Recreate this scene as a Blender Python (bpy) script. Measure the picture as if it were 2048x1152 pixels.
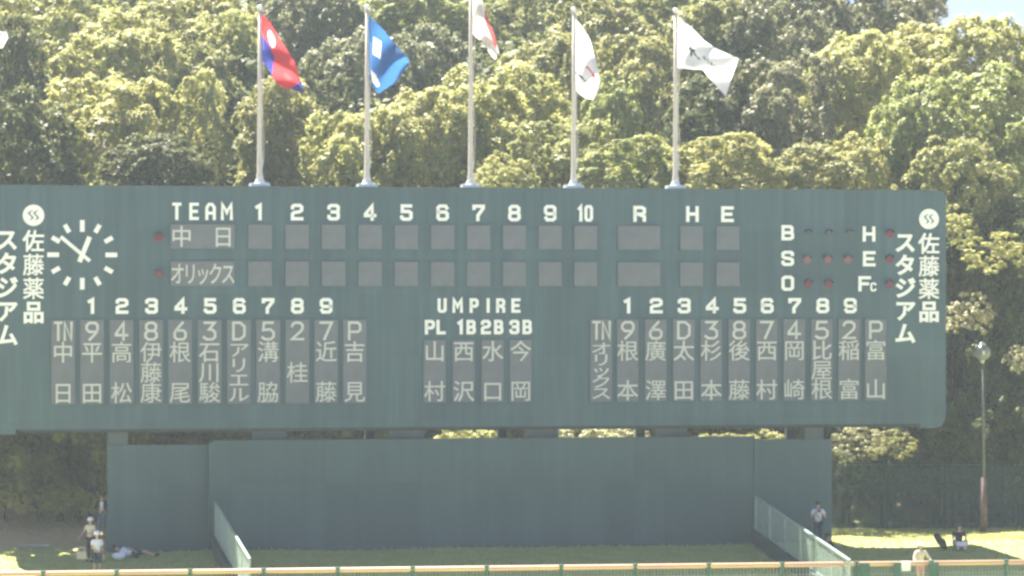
import bpy, bmesh, math, random
import numpy as np
from mathutils import Vector, Matrix

# ------------------------------------------------------------------ camera, sky, sun, exposure
scene = bpy.context.scene
for _o in list(bpy.data.objects):
    bpy.data.objects.remove(_o)
C = scene.collection
F, HY, CAMH = 6760.0, 595.0, 12.0          # focal length in photo pixels, horizon row, camera height in metres
TH = math.radians(10.0)                    # how far the scoreboard is turned away from the camera
D0 = 131.0

cam_d = bpy.data.cameras.new('camera')
cam = bpy.data.objects.new('camera', cam_d)
C.objects.link(cam)
scene.camera = cam
cam.location = (0, 0, CAMH)
cam.rotation_euler = (math.radians(90), 0, 0)
cam_d.sensor_width = 36.0
cam_d.lens = F / 2048 * 36.0
cam_d.shift_y = (HY - 576) / 2048
cam_d.clip_start = 1.0
cam_d.clip_end = 5000

SUN_EL, SUN_DX, SUN_DY = math.radians(60), 0.50, -0.866     # light travels towards +x, -y (towards the camera)
world = bpy.data.worlds.new('World')
scene.world = world
world.use_nodes = True
wn = world.node_tree
bg = wn.nodes['Background']
sky = wn.nodes.new('ShaderNodeTexSky')
sky.sky_type = 'NISHITA'
sky.sun_disc = False
sky.sun_elevation = SUN_EL
sky.sun_rotation = math.atan2(-SUN_DX, -SUN_DY)
sky.air_density = 0.6
sky.dust_density = 0.2
# soft shoulder on the sky's brightness, the same in every direction: c / (1 + c / k)
sh1 = wn.nodes.new('ShaderNodeVectorMath'); sh1.operation = 'MULTIPLY_ADD'
sh1.inputs[1].default_value = (1 / 2.1, 1 / 2.5, 1 / 4.5); sh1.inputs[2].default_value = (1, 1, 1)
sh2 = wn.nodes.new('ShaderNodeVectorMath'); sh2.operation = 'DIVIDE'
wn.links.new(sky.outputs[0], sh1.inputs[0]); wn.links.new(sky.outputs[0], sh2.inputs[0]); wn.links.new(sh1.outputs[0], sh2.inputs[1])
wn.links.new(sh2.outputs[0], bg.inputs[0])
bg.inputs[1].default_value = 0.08

sun_d = bpy.data.lights.new('sun', 'SUN')
sun_d.energy = 5.0
sun_d.angle = math.radians(0.55)
sun_d.color = (1.0, 0.955, 0.87)
sun = bpy.data.objects.new('sun', sun_d)
C.objects.link(sun)
sun.rotation_euler = Vector((SUN_DX * math.cos(SUN_EL), SUN_DY * math.cos(SUN_EL), -math.sin(SUN_EL))).to_track_quat('-Z', 'Y').to_euler()
sun.location = (-20, 160, 60)

scene.view_settings.view_transform = 'Standard'
scene.view_settings.look = 'None'
scene.view_settings.gamma = 1
scene.view_settings.exposure = 2.5
scene.cycles.pixel_filter_type = 'BLACKMAN_HARRIS'
scene.cycles.filter_width = 2.7
scene.cycles.max_bounces = 6
scene.cycles.diffuse_bounces = 3
scene.cycles.transmission_bounces = 4
scene.cycles.transparent_max_bounces = 12
scene.cycles.volume_bounces = 1
HAZE_DENSITY = 0.00024

# ------------------------------------------------------------------ helpers
rnd = random.Random(7)

def tag(o, label=None, cat=None, group=None, kind=None):
    if label: o['label'] = label
    if cat: o['category'] = cat
    if group: o['group'] = group
    if kind: o['kind'] = kind
    return o

def empty(name, loc=(0, 0, 0), rz=0.0, **kw):
    o = bpy.data.objects.new(name, None)
    C.objects.link(o)
    o.location = loc
    o.rotation_euler = (0, 0, rz)
    o.empty_display_size = 0.3
    return tag(o, **kw)

def add(name, mesh, mat=None, parent=None, loc=None, **kw):
    o = bpy.data.objects.new(name, mesh)
    C.objects.link(o)
    if mat is not None and not mesh.materials:
        for m in (mat if isinstance(mat, (list, tuple)) else [mat]):
            mesh.materials.append(m)
    if parent is not None: o.parent = parent
    if loc is not None: o.location = loc
    return tag(o, **kw)

class MB:
    """collects simple shapes into one mesh"""
    def __init__(s):
        s.v, s.f, s.m = [], [], []
    def faces(s, vs, fs, mi=0):
        b = len(s.v)
        s.v += [tuple(v) for v in vs]
        s.f += [tuple(b + i for i in f) for f in fs]
        s.m += [mi] * len(fs)
    def box(s, x0, x1, y0, y1, z0, z1, mi=0):
        s.faces([(x0, y0, z0), (x1, y0, z0), (x1, y1, z0), (x0, y1, z0), (x0, y0, z1), (x1, y0, z1), (x1, y1, z1), (x0, y1, z1)],
                [(0, 3, 2, 1), (4, 5, 6, 7), (0, 1, 5, 4), (1, 2, 6, 5), (2, 3, 7, 6), (3, 0, 4, 7)], mi)
    def bar(s, a, b, w, h, mi=0, up=(0, 0, 1)):
        a, b = Vector(a), Vector(b)
        d = (b - a).normalized(); u = Vector(up)
        if abs(d.dot(u)) > .99: u = Vector((0, 1, 0))
        sd = d.cross(u).normalized(); u = sd.cross(d)
        vs = []
        for p in (a, b):
            for i, j in ((-1, -1), (1, -1), (1, 1), (-1, 1)):
                vs.append(p + sd * (w / 2 * i) + u * (h / 2 * j))
        s.faces(vs, [(0, 1, 2, 3), (7, 6, 5, 4), (0, 4, 5, 1), (1, 5, 6, 2), (2, 6, 7, 3), (3, 7, 4, 0)], mi)
    def tube(s, pts, rads, n=10, mi=0):
        pts = [Vector(p) for p in pts]
        if not isinstance(rads, (list, tuple)): rads = [rads] * len(pts)
        vs = []
        pu = None
        for i, p in enumerate(pts):
            d = (pts[min(i + 1, len(pts) - 1)] - pts[max(i - 1, 0)]).normalized()
            if pu is None:
                pu = Vector((1, 0, 0)) if abs(d.x) < .9 else Vector((0, 1, 0))
            a = (pu - d * pu.dot(d)).normalized(); b = d.cross(a); pu = a
            for k in range(n):
                t = 2 * math.pi * k / n
                vs.append(p + (a * math.cos(t) + b * math.sin(t)) * rads[i])
        fs = []
        for i in range(len(pts) - 1):
            for k in range(n):
                k2 = (k + 1) % n
                fs.append((i * n + k, i * n + k2, (i + 1) * n + k2, (i + 1) * n + k))
        fs.append(tuple(range(n - 1, -1, -1)))
        fs.append(tuple((len(pts) - 1) * n + k for k in range(n)))
        s.faces(vs, fs, mi)
    def ball(s, c, r, n=10, m=7, sz=1.0, sx=1.0, sy=1.0, mi=0):
        vs, fs = [], []
        for j in range(m + 1):
            ph = math.pi * j / m
            for k in range(n):
                t = 2 * math.pi * k / n
                vs.append((c[0] + r * sx * math.sin(ph) * math.cos(t), c[1] + r * sy * math.sin(ph) * math.sin(t), c[2] + r * sz * math.cos(ph)))
        for j in range(m):
            for k in range(n):
                k2 = (k + 1) % n
                fs.append((j * n + k, (j + 1) * n + k, (j + 1) * n + k2, j * n + k2))
        s.faces(vs, fs, mi)
    def prism(s, outline, y0, y1, mi=0):
        """outline in (x, z), counter-clockwise seen from -y; y0 is the front"""
        n = len(outline)
        vs = [(x, y0, z) for x, z in outline] + [(x, y1, z) for x, z in outline]
        fs = [tuple(range(n)), tuple(range(2 * n - 1, n - 1, -1))]
        fs += [(i, i + n, (i + 1) % n + n, (i + 1) % n) for i in range(n)]
        s.faces(vs, fs, mi)
    def mesh(s, name, smooth=False):
        me = bpy.data.meshes.new(name)
        me.from_pydata(s.v, [], s.f)
        if any(s.m): me.polygons.foreach_set('material_index', s.m)
        if smooth: me.polygons.foreach_set('use_smooth', [True] * len(s.f))
        me.update()
        return me

def build(mb, name, mat, parent=None, loc=None, smooth=False, **kw):
    return add(name, mb.mesh(name, smooth), mat, parent, loc, **kw)

# ------------------------------------------------------------------ materials
def mat(name, col, rough=.7, var=.12, scale=3.0, bump=0.0, bscale=20.0, metal=0.0, col2=None, spec=.3, detail=4):
    m = bpy.data.materials.new(name)
    m.use_nodes = True
    n = m.node_tree; b = n.nodes['Principled BSDF']
    b.inputs['Roughness'].default_value = rough
    b.inputs['Metallic'].default_value = metal
    b.inputs['Specular IOR Level'].default_value = spec
    tc = n.nodes.new('ShaderNodeTexCoord')
    no = n.nodes.new('ShaderNodeTexNoise'); no.inputs['Scale'].default_value = scale; no.inputs['Detail'].default_value = detail
    n.links.new(tc.outputs['Object'], no.inputs['Vector'])
    mx = n.nodes.new('ShaderNodeMix'); mx.data_type = 'RGBA'
    c2 = col2 or tuple(c * (1 - var * 2) for c in col)
    mx.inputs['A'].default_value = (*c2, 1)
    mx.inputs['B'].default_value = (*[c * (1 + (0 if col2 else var)) for c in col], 1)
    rp = n.nodes.new('ShaderNodeMapRange'); rp.inputs['From Min'].default_value = .3; rp.inputs['From Max'].default_value = .7
    n.links.new(no.outputs['Fac'], rp.inputs['Value'])
    n.links.new(rp.outputs['Result'], mx.inputs['Factor'])
    n.links.new(mx.outputs['Result'], b.inputs['Base Color'])
    if bump:
        bn = n.nodes.new('ShaderNodeTexNoise'); bn.inputs['Scale'].default_value = bscale
        n.links.new(tc.outputs['Object'], bn.inputs['Vector'])
        bp = n.nodes.new('ShaderNodeBump'); bp.inputs['Strength'].default_value = bump; bp.inputs['Distance'].default_value = .02
        n.links.new(bn.outputs['Fac'], bp.inputs['Height'])
        n.links.new(bp.outputs['Normal'], b.inputs['Normal'])
    return m

def board_mat(name, col, col2, streak=.5):
    """dull painted sheet metal: large uneven fading, faint vertical rain streaks and sheet-to-sheet differences"""
    m = mat(name, col, rough=.55, col2=col2, scale=.35, detail=6, spec=.25)
    n = m.node_tree; b = n.nodes['Principled BSDF']
    src = b.inputs['Base Color'].links[0].from_socket
    tc = n.nodes['Texture Coordinate']
    mp = n.nodes.new('ShaderNodeMapping'); mp.inputs['Scale'].default_value = (2.2, 1, .12)
    n.links.new(tc.outputs['Object'], mp.inputs['Vector'])
    st = n.nodes.new('ShaderNodeTexNoise'); st.inputs['Scale'].default_value = 1.6; st.inputs['Detail'].default_value = 5
    n.links.new(mp.outputs['Vector'], st.inputs['Vector'])
    mr = n.nodes.new('ShaderNodeMapRange')
    mr.inputs['From Min'].default_value = .35; mr.inputs['From Max'].default_value = .75
    mr.inputs['To Min'].default_value = 1.0 - .25 * streak; mr.inputs['To Max'].default_value = 1.0 + .25 * streak
    n.links.new(st.outputs['Fac'], mr.inputs['Value'])
    br = n.nodes.new('ShaderNodeTexBrick'); br.offset = 0
    for k, v in (('Scale', 1.0), ('Mortar Size', .006), ('Brick Width', 1.21), ('Row Height', 2.43), ('Bias', 0.0)):
        br.inputs[k].default_value = v
    br.inputs['Color1'].default_value = (.93, .93, .93, 1); br.inputs['Color2'].default_value = (1.05, 1.05, 1.05, 1)
    br.inputs['Mortar'].default_value = (.9, .9, .9, 1)
    sw = n.nodes.new('ShaderNodeMapping'); sw.inputs['Rotation'].default_value = (math.radians(90), 0, 0)
    n.links.new(tc.outputs['Object'], sw.inputs['Vector'])
    n.links.new(sw.outputs['Vector'], br.inputs['Vector'])
    v1 = n.nodes.new('ShaderNodeVectorMath'); v1.operation = 'SCALE'
    n.links.new(src, v1.inputs[0]); n.links.new(mr.outputs['Result'], v1.inputs['Scale'])
    v2 = n.nodes.new('ShaderNodeVectorMath'); v2.operation = 'MULTIPLY'
    n.links.new(v1.outputs[0], v2.inputs[0]); n.links.new(br.outputs['Color'], v2.inputs[1])
    n.links.new(v2.outputs[0], b.inputs['Base Color'])
    return m

def leaf_mat(name, c_dark, c_light, trans=.3, spec=.25):
    m = bpy.data.materials.new(name); m.use_nodes = True
    n = m.node_tree; b = n.nodes['Principled BSDF']; out = n.nodes['Material Output']
    ge = n.nodes.new('ShaderNodeNewGeometry')
    oi = n.nodes.new('ShaderNodeObjectInfo')
    tc = n.nodes.new('ShaderNodeTexCoord')
    no = n.nodes.new('ShaderNodeTexNoise'); no.inputs['Scale'].default_value = 3.0
    n.links.new(tc.outputs['Object'], no.inputs['Vector'])
    ad = n.nodes.new('ShaderNodeMath'); ad.operation = 'MULTIPLY_ADD'; ad.inputs[1].default_value = .4
    n.links.new(ge.outputs['Random Per Island'], ad.inputs[0])
    sc = n.nodes.new('ShaderNodeMapRange'); sc.inputs['From Min'].default_value = .3; sc.inputs['From Max'].default_value = .7
    sc.inputs['To Min'].default_value = .1; sc.inputs['To Max'].default_value = .5
    n.links.new(no.outputs['Fac'], sc.inputs['Value']); n.links.new(sc.outputs['Result'], ad.inputs[2])
    mx = n.nodes.new('ShaderNodeMix'); mx.data_type = 'RGBA'
    mx.inputs['A'].default_value = (*c_dark, 1); mx.inputs['B'].default_value = (*c_light, 1)
    n.links.new(ad.outputs[0], mx.inputs['Factor'])
    hs = n.nodes.new('ShaderNodeHueSaturation')
    hr = n.nodes.new('ShaderNodeMapRange'); hr.inputs['To Min'].default_value = .49; hr.inputs['To Max'].default_value = .505
    n.links.new(oi.outputs['Random'], hr.inputs['Value']); n.links.new(hr.outputs['Result'], hs.inputs['Hue'])
    n.links.new(mx.outputs['Result'], hs.inputs['Color'])
    n.links.new(hs.outputs['Color'], b.inputs['Base Color'])
    b.inputs['Roughness'].default_value = .5; b.inputs['Specular IOR Level'].default_value = spec
    tr = n.nodes.new('ShaderNodeBsdfTranslucent')
    n.links.new(hs.outputs['Color'], tr.inputs['Color'])
    ms = n.nodes.new('ShaderNodeMixShader'); ms.inputs[0].default_value = trans
    n.links.new(b.outputs[0], ms.inputs[1]); n.links.new(tr.outputs[0], ms.inputs[2])
    n.links.new(ms.outputs[0], out.inputs['Surface'])
    return m

M = {}
M['board'] = board_mat('scoreboard_paint', (.068, .114, .130), (.055, .094, .110))
M['wall'] = board_mat('wall_paint', (.062, .106, .110), (.053, .092, .096), streak=.2)
M['pillar'] = mat('pillar_paint', (.07, .095, .10), scale=1.0)
M['plate'] = mat('plate_grey', (.145, .158, .180), rough=.8, scale=2.0, var=.06, spec=.2)
M['white'] = mat('sign_white', (.80, .82, .78), rough=.5, var=.04)
M['chalk'] = mat('chalk_white', (.50, .52, .49), rough=.8, var=.05)
M['logo_ink'] = mat('logo_ink', (.13, .17, .17), var=.05)
M['lens'] = mat('lens_red', (.14, .035, .05), rough=.3, var=.1)
M['lens_off'] = mat('lens_dull', (.06, .08, .085), rough=.3, var=.1)
M['lens_pale'] = mat('lens_pale', (.20, .09, .10), rough=.3, var=.1)
M['visor'] = mat('visor_dark', (.03, .045, .045), rough=.7)
M['pole'] = mat('pole_paint', (.56, .51, .42), rough=.35, var=.07, scale=1.5)
M['steel'] = mat('galvanised', (.42, .45, .44), rough=.45, metal=.3, var=.1)
M['pole_grey'] = mat('pole_grey', (.12, .13, .125), rough=.6)
M['rope'] = mat('rope', (.6, .58, .5), rough=.9)
M['fence_green'] = mat('fence_green', (.045, .125, .09), rough=.55, var=.1)
M['rail_pad'] = mat('rail_pad', (.60, .43, .25), rough=.6, var=.14, scale=.5, col2=(.55, .33, .26))
M['rail_fence'] = mat('rail_grey_green', (.30, .38, .34), rough=.5, var=.08)
M['kerb'] = mat('kerb_dark', (.055, .075, .075), rough=.9, var=.1, bump=.3)
M['bark'] = mat('bark', (.10, .075, .055), rough=.95, var=.3, scale=6, bump=.8, bscale=18)
M['rust'] = mat('rusty_paint', (.14, .085, .075), rough=.8, var=.25, scale=6)
M['lamp_white'] = mat('lamp_white', (.60, .62, .60), rough=.35, var=.05)
M['plank'] = mat('pale_plank', (.45, .42, .33), rough=.9, var=.15)
M['skin'] = mat('skin', (.52, .33, .24), rough=.6, var=.05)
M['hair'] = mat('hair', (.018, .014, .012), rough=.6)
M['c_white'] = mat('cloth_white', (.78, .78, .80), rough=.9, var=.04, bump=.4, bscale=9)
M['c_cream'] = mat('cloth_cream', (.62, .56, .42), rough=.9, var=.05, bump=.4, bscale=9)
M['c_black'] = mat('cloth_black', (.018, .02, .024), rough=.9, bump=.4, bscale=9)
M['c_navy'] = mat('cloth_navy', (.03, .045, .08), rough=.9, bump=.4, bscale=9)
M['c_grey'] = mat('cloth_grey', (.22, .23, .24), rough=.9, bump=.4, bscale=9)
M['c_pink'] = mat('cloth_pink', (.48, .24, .26), rough=.9, bump=.4, bscale=9)
M['c_denim'] = mat('cloth_denim', (.12, .16, .22), rough=.9, bump=.4, bscale=9)

L = {}
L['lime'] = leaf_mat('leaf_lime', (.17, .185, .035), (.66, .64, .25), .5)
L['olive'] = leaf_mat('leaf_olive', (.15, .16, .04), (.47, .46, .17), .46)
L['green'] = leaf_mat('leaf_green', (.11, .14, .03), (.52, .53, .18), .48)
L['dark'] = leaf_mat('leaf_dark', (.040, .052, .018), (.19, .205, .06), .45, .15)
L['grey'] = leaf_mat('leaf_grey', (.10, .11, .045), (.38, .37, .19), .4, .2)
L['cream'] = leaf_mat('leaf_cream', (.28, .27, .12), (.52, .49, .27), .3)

# ground: grass over soil
def ground_mat():
    m = mat('grass_ground', (.38, .375, .125), rough=.95, col2=(.30, .31, .10), scale=1.3, detail=8, bump=1.0, bscale=30)
    n = m.node_tree; b = n.nodes['Principled BSDF']
    src = b.inputs['Base Color'].links[0].from_socket
    tc = n.nodes['Texture Coordinate']
    at = n.nodes.new('ShaderNodeAttribute'); at.attribute_name = 'soil'
    no = n.nodes.new('ShaderNodeTexNoise'); no.inputs['Scale'].default_value = 1.6; no.inputs['Detail'].default_value = 9; no.inputs['Roughness'].default_value = .7
    n.links.new(tc.outputs['Object'], no.inputs['Vector'])
    a1 = n.nodes.new('ShaderNodeMath'); a1.operation = 'ADD'
    n.links.new(at.outputs['Fac'], a1.inputs[0]); n.links.new(no.outputs['Fac'], a1.inputs[1])
    mr = n.nodes.new('ShaderNodeMapRange'); mr.inputs['From Min'].default_value = .78; mr.inputs['From Max'].default_value = 1.1
    n.links.new(a1.outputs[0], mr.inputs['Value'])
    mx = n.nodes.new('ShaderNodeMix'); mx.data_type = 'RGBA'
    mx.inputs['B'].default_value = (.42, .29, .17, 1)
    n.links.new(mr.outputs['Result'], mx.inputs['Factor']); n.links.new(src, mx.inputs['A'])
    n.links.new(mx.outputs['Result'], b.inputs['Base Color'])
    return m
M['ground'] = ground_mat()

# ------------------------------------------------------------------ terrain
def w_of(x, y):                       # metres in front of the scoreboard wall
    return x * math.sin(TH) - (y - D0) * math.cos(TH)
def sstep(a, b, t):
    t = max(0, min(1, (t - a) / (b - a))); return t * t * (3 - 2 * t)
def ground_z(x, y):
    w = w_of(x, y)
    z = 2.33
    if w > 0:
        z -= .115 * min(w, 14)
        if w > 14: z -= min((w - 14) * .4, 1.0)
        z = max(z, 0.0)
    else:
        d = -w
        left = 1 - sstep(-14.5, -12.5, x)
        z += left * (.62 * sstep(.8, 3.2, d) + .5 * sstep(3.5, 8, d))
        z += (12.0 + 22.0 * (1 - sstep(14, 30, x * 185 / max(y, 1)))) * (1 - math.exp(-max(0, d - 11) / 60.0))
    z += .05 * math.sin(x * .7 + y * .31) * math.sin(y * .53 - x * .2) * (1 if w < 12 else 0)
    return z

def axis(a, b, fine0, fine1, step, coarse):
    out = []
    t = a
    while t < b:
        out.append(t)
        t += step if fine0 <= t < fine1 else coarse
    out.append(b)
    return out
gx = axis(-420, 420, -36, 36, .5, 16)
gy = axis(-40, 700, 112, 172, .5, 14)
gv = [(x, y, ground_z(x, y)) for y in gy for x in gx]
nx = len(gx)
gf = [(j * nx + i, j * nx + i + 1, (j + 1) * nx + i + 1, (j + 1) * nx + i) for j in range(len(gy) - 1) for i in range(nx - 1)]
gm = bpy.data.meshes.new('ground'); gm.from_pydata(gv, [], gf)
soil = gm.attributes.new('soil', 'FLOAT', 'POINT')
sv = []
for x, y, z in gv:
    w = w_of(x, y)
    s = 0.0
    if w < 0: s = max((1 - sstep(-15.2, -12.8, x)) * sstep(.6, 1.6, -w) , sstep(11, 13, -w)) * .60
    s = max(s, .22 if 0 < w < .7 and -12 < x < 9 else 0)
    sv.append(s)
soil.data.foreach_set('value', sv)
gm.polygons.foreach_set('use_smooth', [True] * len(gf))
add('ground', gm, M['ground'], kind='structure')

# unseen playing field sheet, added in neutral clay to temper the bounce light
fm = MB(); fm.box(-400, 400, -38, 108, -.3, .02)
build(fm, 'field', mat('bounce_field', (.27, .26, .245), rough=.95, scale=.15, var=.08, bump=.4, bscale=6), None, kind='structure')

# short grass blades where the bank can be seen
def grass_blades():
    r = np.random.default_rng(5)
    N = 70000
    x = r.uniform(-21, 22, N); w = r.uniform(-12.5, 6.5, N)
    y = D0 + (x * math.sin(TH) - w) / math.cos(TH)
    keep = ((w > 0) | (x > 11.5) | ((x < -11) & (w > -1.6)) | ((x < -12) & (w > -7) & (r.random(N) < .35)))
    x, y = x[keep], y[keep]; n = len(x)
    z = np.array([ground_z(a, b) for a, b in zip(x, y)])
    h = r.uniform(.03, .08, n); a = r.uniform(0, math.pi, n); wd = r.uniform(.02, .05, n)
    lx, ly = r.normal(0, .035, n), r.normal(0, .035, n)
    dx, dy = np.cos(a) * wd, np.sin(a) * wd
    V = np.stack([np.stack([x - dx, y - dy, z - .02], 1), np.stack([x + dx, y + dy, z - .02], 1), np.stack([x + lx, y + ly, z + h], 1)], 1).reshape(-1, 3)
    me = bpy.data.meshes.new('grass')
    me.vertices.add(n * 3); me.vertices.foreach_set('co', V.ravel())
    me.loops.add(n * 3); me.loops.foreach_set('vertex_index', np.arange(n * 3, dtype=np.int32))
    me.polygons.add(n); me.polygons.foreach_set('loop_start', np.arange(0, n * 3, 3, dtype=np.int32))
    me.update(); me.validate()
    add('grass', me, leaf_mat('grass_blade', (.33, .34, .10), (.48, .48, .15), .3), kind='stuff', label='short mown grass on the bank below the scoreboard', cat='grass')
grass_blades()

# ------------------------------------------------------------------ placing on the scoreboard plane
TT = math.tan(TH)
def U(px):                            # photo column -> metres along the scoreboard
    xs = px - 1024
    Y = D0 / (1 - xs * TT / F)
    return xs * Y / F / math.cos(TH)
def V_(yc):                           # row (as it would be at the middle column) -> height in metres
    return CAMH - (yc - HY) / F * D0
def yc_(px, py):
    return HY + (py - HY) / (1 - (px - 1024) * TT / F)
def W(px, py, Y):                     # world point at depth Y
    return Vector(((px - 1024) / F * Y, Y, CAMH - (py - HY) / F * Y))
def board_world(u, v, w=0.0):         # world point from board coordinates
    return Vector((u * math.cos(TH) + w * math.sin(TH), D0 + u * math.sin(TH) - w * math.cos(TH), v))

BOARD = empty('scoreboard', (0, D0, 0), TH, label='huge dark green scoreboard with white numbers, clock and grey name plates', cat='scoreboard')
def fillet(pts, rad, n=6):
    out = []
    k = len(pts)
    for i, (p, r) in enumerate(zip(pts, rad)):
        if not r: out.append(p); continue
        a, b, c = Vector(pts[i - 1]), Vector(p), Vector(pts[(i + 1) % k])
        d1, d2 = (a - b).normalized(), (c - b).normalized()
        p0, p1 = b + d1 * r, b + d2 * r
        for j in range(n + 1):
            t = j / n
            out.append(tuple((1 - t) ** 2 * p0 + 2 * t * (1 - t) * b + t * t * p1))
    return out
UL, UR = U(-24), U(1892)
ZB, ZT = V_(853), V_(379)
mb = MB()
outl = fillet([(UL, ZB - .18), (UL + 1.05, ZB - .18), (UL + 1.05, ZB), (UR - 1.05, ZB), (UR - 1.05, ZB - .18), (UR, ZB - .18), (UR, ZT), (UL, ZT)],
              [.55, .1, 0, 0, .1, .55, .25, .25])
mb.prism(outl, 0, 1.7)
body = build(mb, 'board_body', M['board'], BOARD)
mb = MB(); mb.box(UL + .3, UR - .3, -.05, 1.75, ZT - .02, ZT + .07)
build(mb, 'top_flashing', M['board'], BOARD)
mb = MB(); mb.box(UL + 1.3, UR - 1.3, .1, 1.5, ZB - .13, ZB + .01)  # dark bar standing in for the shade under the board's lower edge
build(mb, 'bottom_shade_bar', M['visor'], BOARD)
for a, b in ((217, 257), (505, 575), (781, 853), (1057, 1120), (1317, 1378), (1614, 1652)):
    mb = MB(); mb.box(U(a), U(b), .35, 1.25, 2.2, ZB - .12)
    build(mb, 'pillar', M['pillar'], BOARD)
for a in (742, 1010, 1290, 1594):
    mb = MB(); mb.box(U(a), U(a) + .35, 1.6, 1.9, 2.2, ZB - .12)
    build(mb, 'rear_strut', M['visor'], BOARD)

# ---- block lettering
def ribbon(polys, w, h, sw, ext, cx=0, cz=0):
    """polylines in a unit box -> mitred strokes of width sw in a w x h box, raised by ext"""
    m = MB()
    for k, (closed, pts) in enumerate(polys):
        P2 = [Vector((cx + (x - .5) * (w - sw), cz + (z - .5) * (h - sw))) for x, z in pts]
        n = len(P2)
        lft, rgt = [], []
        for i, p in enumerate(P2):
            a = P2[i - 1] if (closed or i > 0) else None
            b = P2[(i + 1) % n] if (closed or i < n - 1) else None
            d1 = (p - a).normalized() if a is not None else None
            d2 = (b - p).normalized() if b is not None else None
            if d1 is None: d1 = d2; p = p - d2 * sw * .5
            if d2 is None: d2 = d1; p = p + d1 * sw * .5
            t = (d1 + d2)
            t = t.normalized() if t.length > 1e-4 else d1
            nn = Vector((-t.y, t.x)); c = max(.45, nn.dot(Vector((-d1.y, d1.x))))
            lft.append(p + nn * (sw / 2 / c)); rgt.append(p - nn * (sw / 2 / c))
        y0 = -ext - .0015 * k
        vs = [(q.x, y0, q.y) for q in lft] + [(q.x, y0, q.y) for q in rgt] + [(q.x, 0, q.y) for q in lft] + [(q.x, 0, q.y) for q in rgt]
        fs = []
        for i in range(n if closed else n - 1):
            j = (i + 1) % n
            fs += [(i, n + i, n + j, j), (i, j, 2 * n + j, 2 * n + i), (n + i, 3 * n + i, 3 * n + j, n + j)]
        if not closed:
            fs += [(0, 2 * n, 3 * n, n), (n - 1, 2 * n - 1, 4 * n - 1, 3 * n - 1)]
        m.faces(vs, fs)
    return m

c_ = .2
def rr(x0, x1, z0, z1, c=.2, cz=.13):
    return (True, [(x0 + c, z0), (x1 - c, z0), (x1, z0 + cz), (x1, z1 - cz), (x1 - c, z1), (x0 + c, z1), (x0, z1 - cz), (x0, z0 + cz)])
GL = {
 '0': [rr(0, 1, 0, 1)], 'O': [rr(0, 1, 0, 1)],
 '1': [(False, [(.22, .86), (.55, 1), (.55, 0)])],
 '2': [(False, [(0, .82), (0, .9), (.18, 1), (.82, 1), (1, .88), (1, .64), (.8, .53), (.2, .47), (0, .36), (0, 0), (1, 0)])],
 '3': [(False, [(0, .82), (.0, .9), (.18, 1), (.82, 1), (1, .9), (1, .62), (.84, .52), (.35, .52)]), (False, [(.84, .5), (1, .4), (1, .1), (.82, 0), (.18, 0), (0, .1), (0, .18)])],
 '4': [(False, [(.72, 0), (.72, 1), (0, .38), (0, .26), (1, .26)])],
 '5': [(False, [(.95, 1), (.06, 1), (.06, .58), (.8, .58), (1, .47), (1, .12), (.82, 0), (.18, 0), (0, .1), (0, .16)])],
 '6': [(False, [(.95, .86), (.82, 1), (.18, 1), (0, .88), (0, .12), (.18, 0), (.82, 0), (1, .12), (1, .42), (.82, .55), (.05, .55)])],
 '7': [(False, [(0, .84), (0, 1), (1, 1), (1, .86), (.42, .3), (.42, 0)])],
 '8': [rr(.03, .97, .52, 1), rr(0, 1, 0, .52)],
 '9': [(False, [(.05, .14), (.18, 0), (.82, 0), (1, .12), (1, .88), (.82, 1), (.18, 1), (0, .88), (0, .58), (.18, .45), (.95, .45)])],
 'T': [(False, [(0, 1), (1, 1)]), (False, [(.5, 0), (.5, .9)])],
 'E': [(False, [(1, 1), (0, 1), (0, 0), (1, 0)]), (False, [(.1, .5), (.85, .5)])],
 'A': [(False, [(0, 0), (0, .78), (.3, 1), (.7, 1), (1, .78), (1, 0)]), (False, [(.1, .38), (.9, .38)])],
 'M': [(False, [(0, 0), (0, 1), (.5, .42), (1, 1), (1, 0)])],
 'U': [(False, [(0, 1), (0, .12), (.2, 0), (.8, 0), (1, .12), (1, 1)])],
 'P': [(False, [(0, 0), (0, 1), (.78, 1), (1, .88), (1, .56), (.78, .44), (.1, .44)])],
 'I': [(False, [(.5, 0), (.5, 1)])],
 'R': [(False, [(0, 0), (0, 1), (.78, 1), (1, .88), (1, .6), (.78, .48), (.1, .48)]), (False, [(.55, .42), (1, .28), (1, 0)])],
 'H': [(False, [(0, 0), (0, 1)]), (False, [(1, 0), (1, 1)]), (False, [(.1, .5), (.9, .5)])],
 'B': [(True, [(0, 0), (.8, 0), (1, .1), (1, .4), (.84, .5), (0, .5)]), (True, [(0, .5), (.8, .5), (.95, .62), (.95, .9), (.78, 1), (0, 1)])],
 'S': [(False, [(1, .82), (1, .9), (.82, 1), (.18, 1), (0, .9), (0, .64), (.18, .54), (.82, .46), (1, .36), (1, .1), (.82, 0), (.18, 0), (0, .1), (0, .18)])],
 'L': [(False, [(0, 1), (0, 0), (1, 0)])],
 'F': [(False, [(0, 0), (0, 1), (1, 1)]), (False, [(.1, .5), (.8, .5)])],
 'D': [(True, [(0, 0), (.62, 0), (1, .22), (1, .78), (.62, 1), (0, 1)])],
 'N': [(False, [(0, 0), (0, 1), (1, 0), (1, 1)])],
 'C': [(False, [(1, .85), (.8, 1), (.2, 1), (0, .85), (0, .15), (.2, 0), (.8, 0), (1, .15)])],
}
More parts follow.
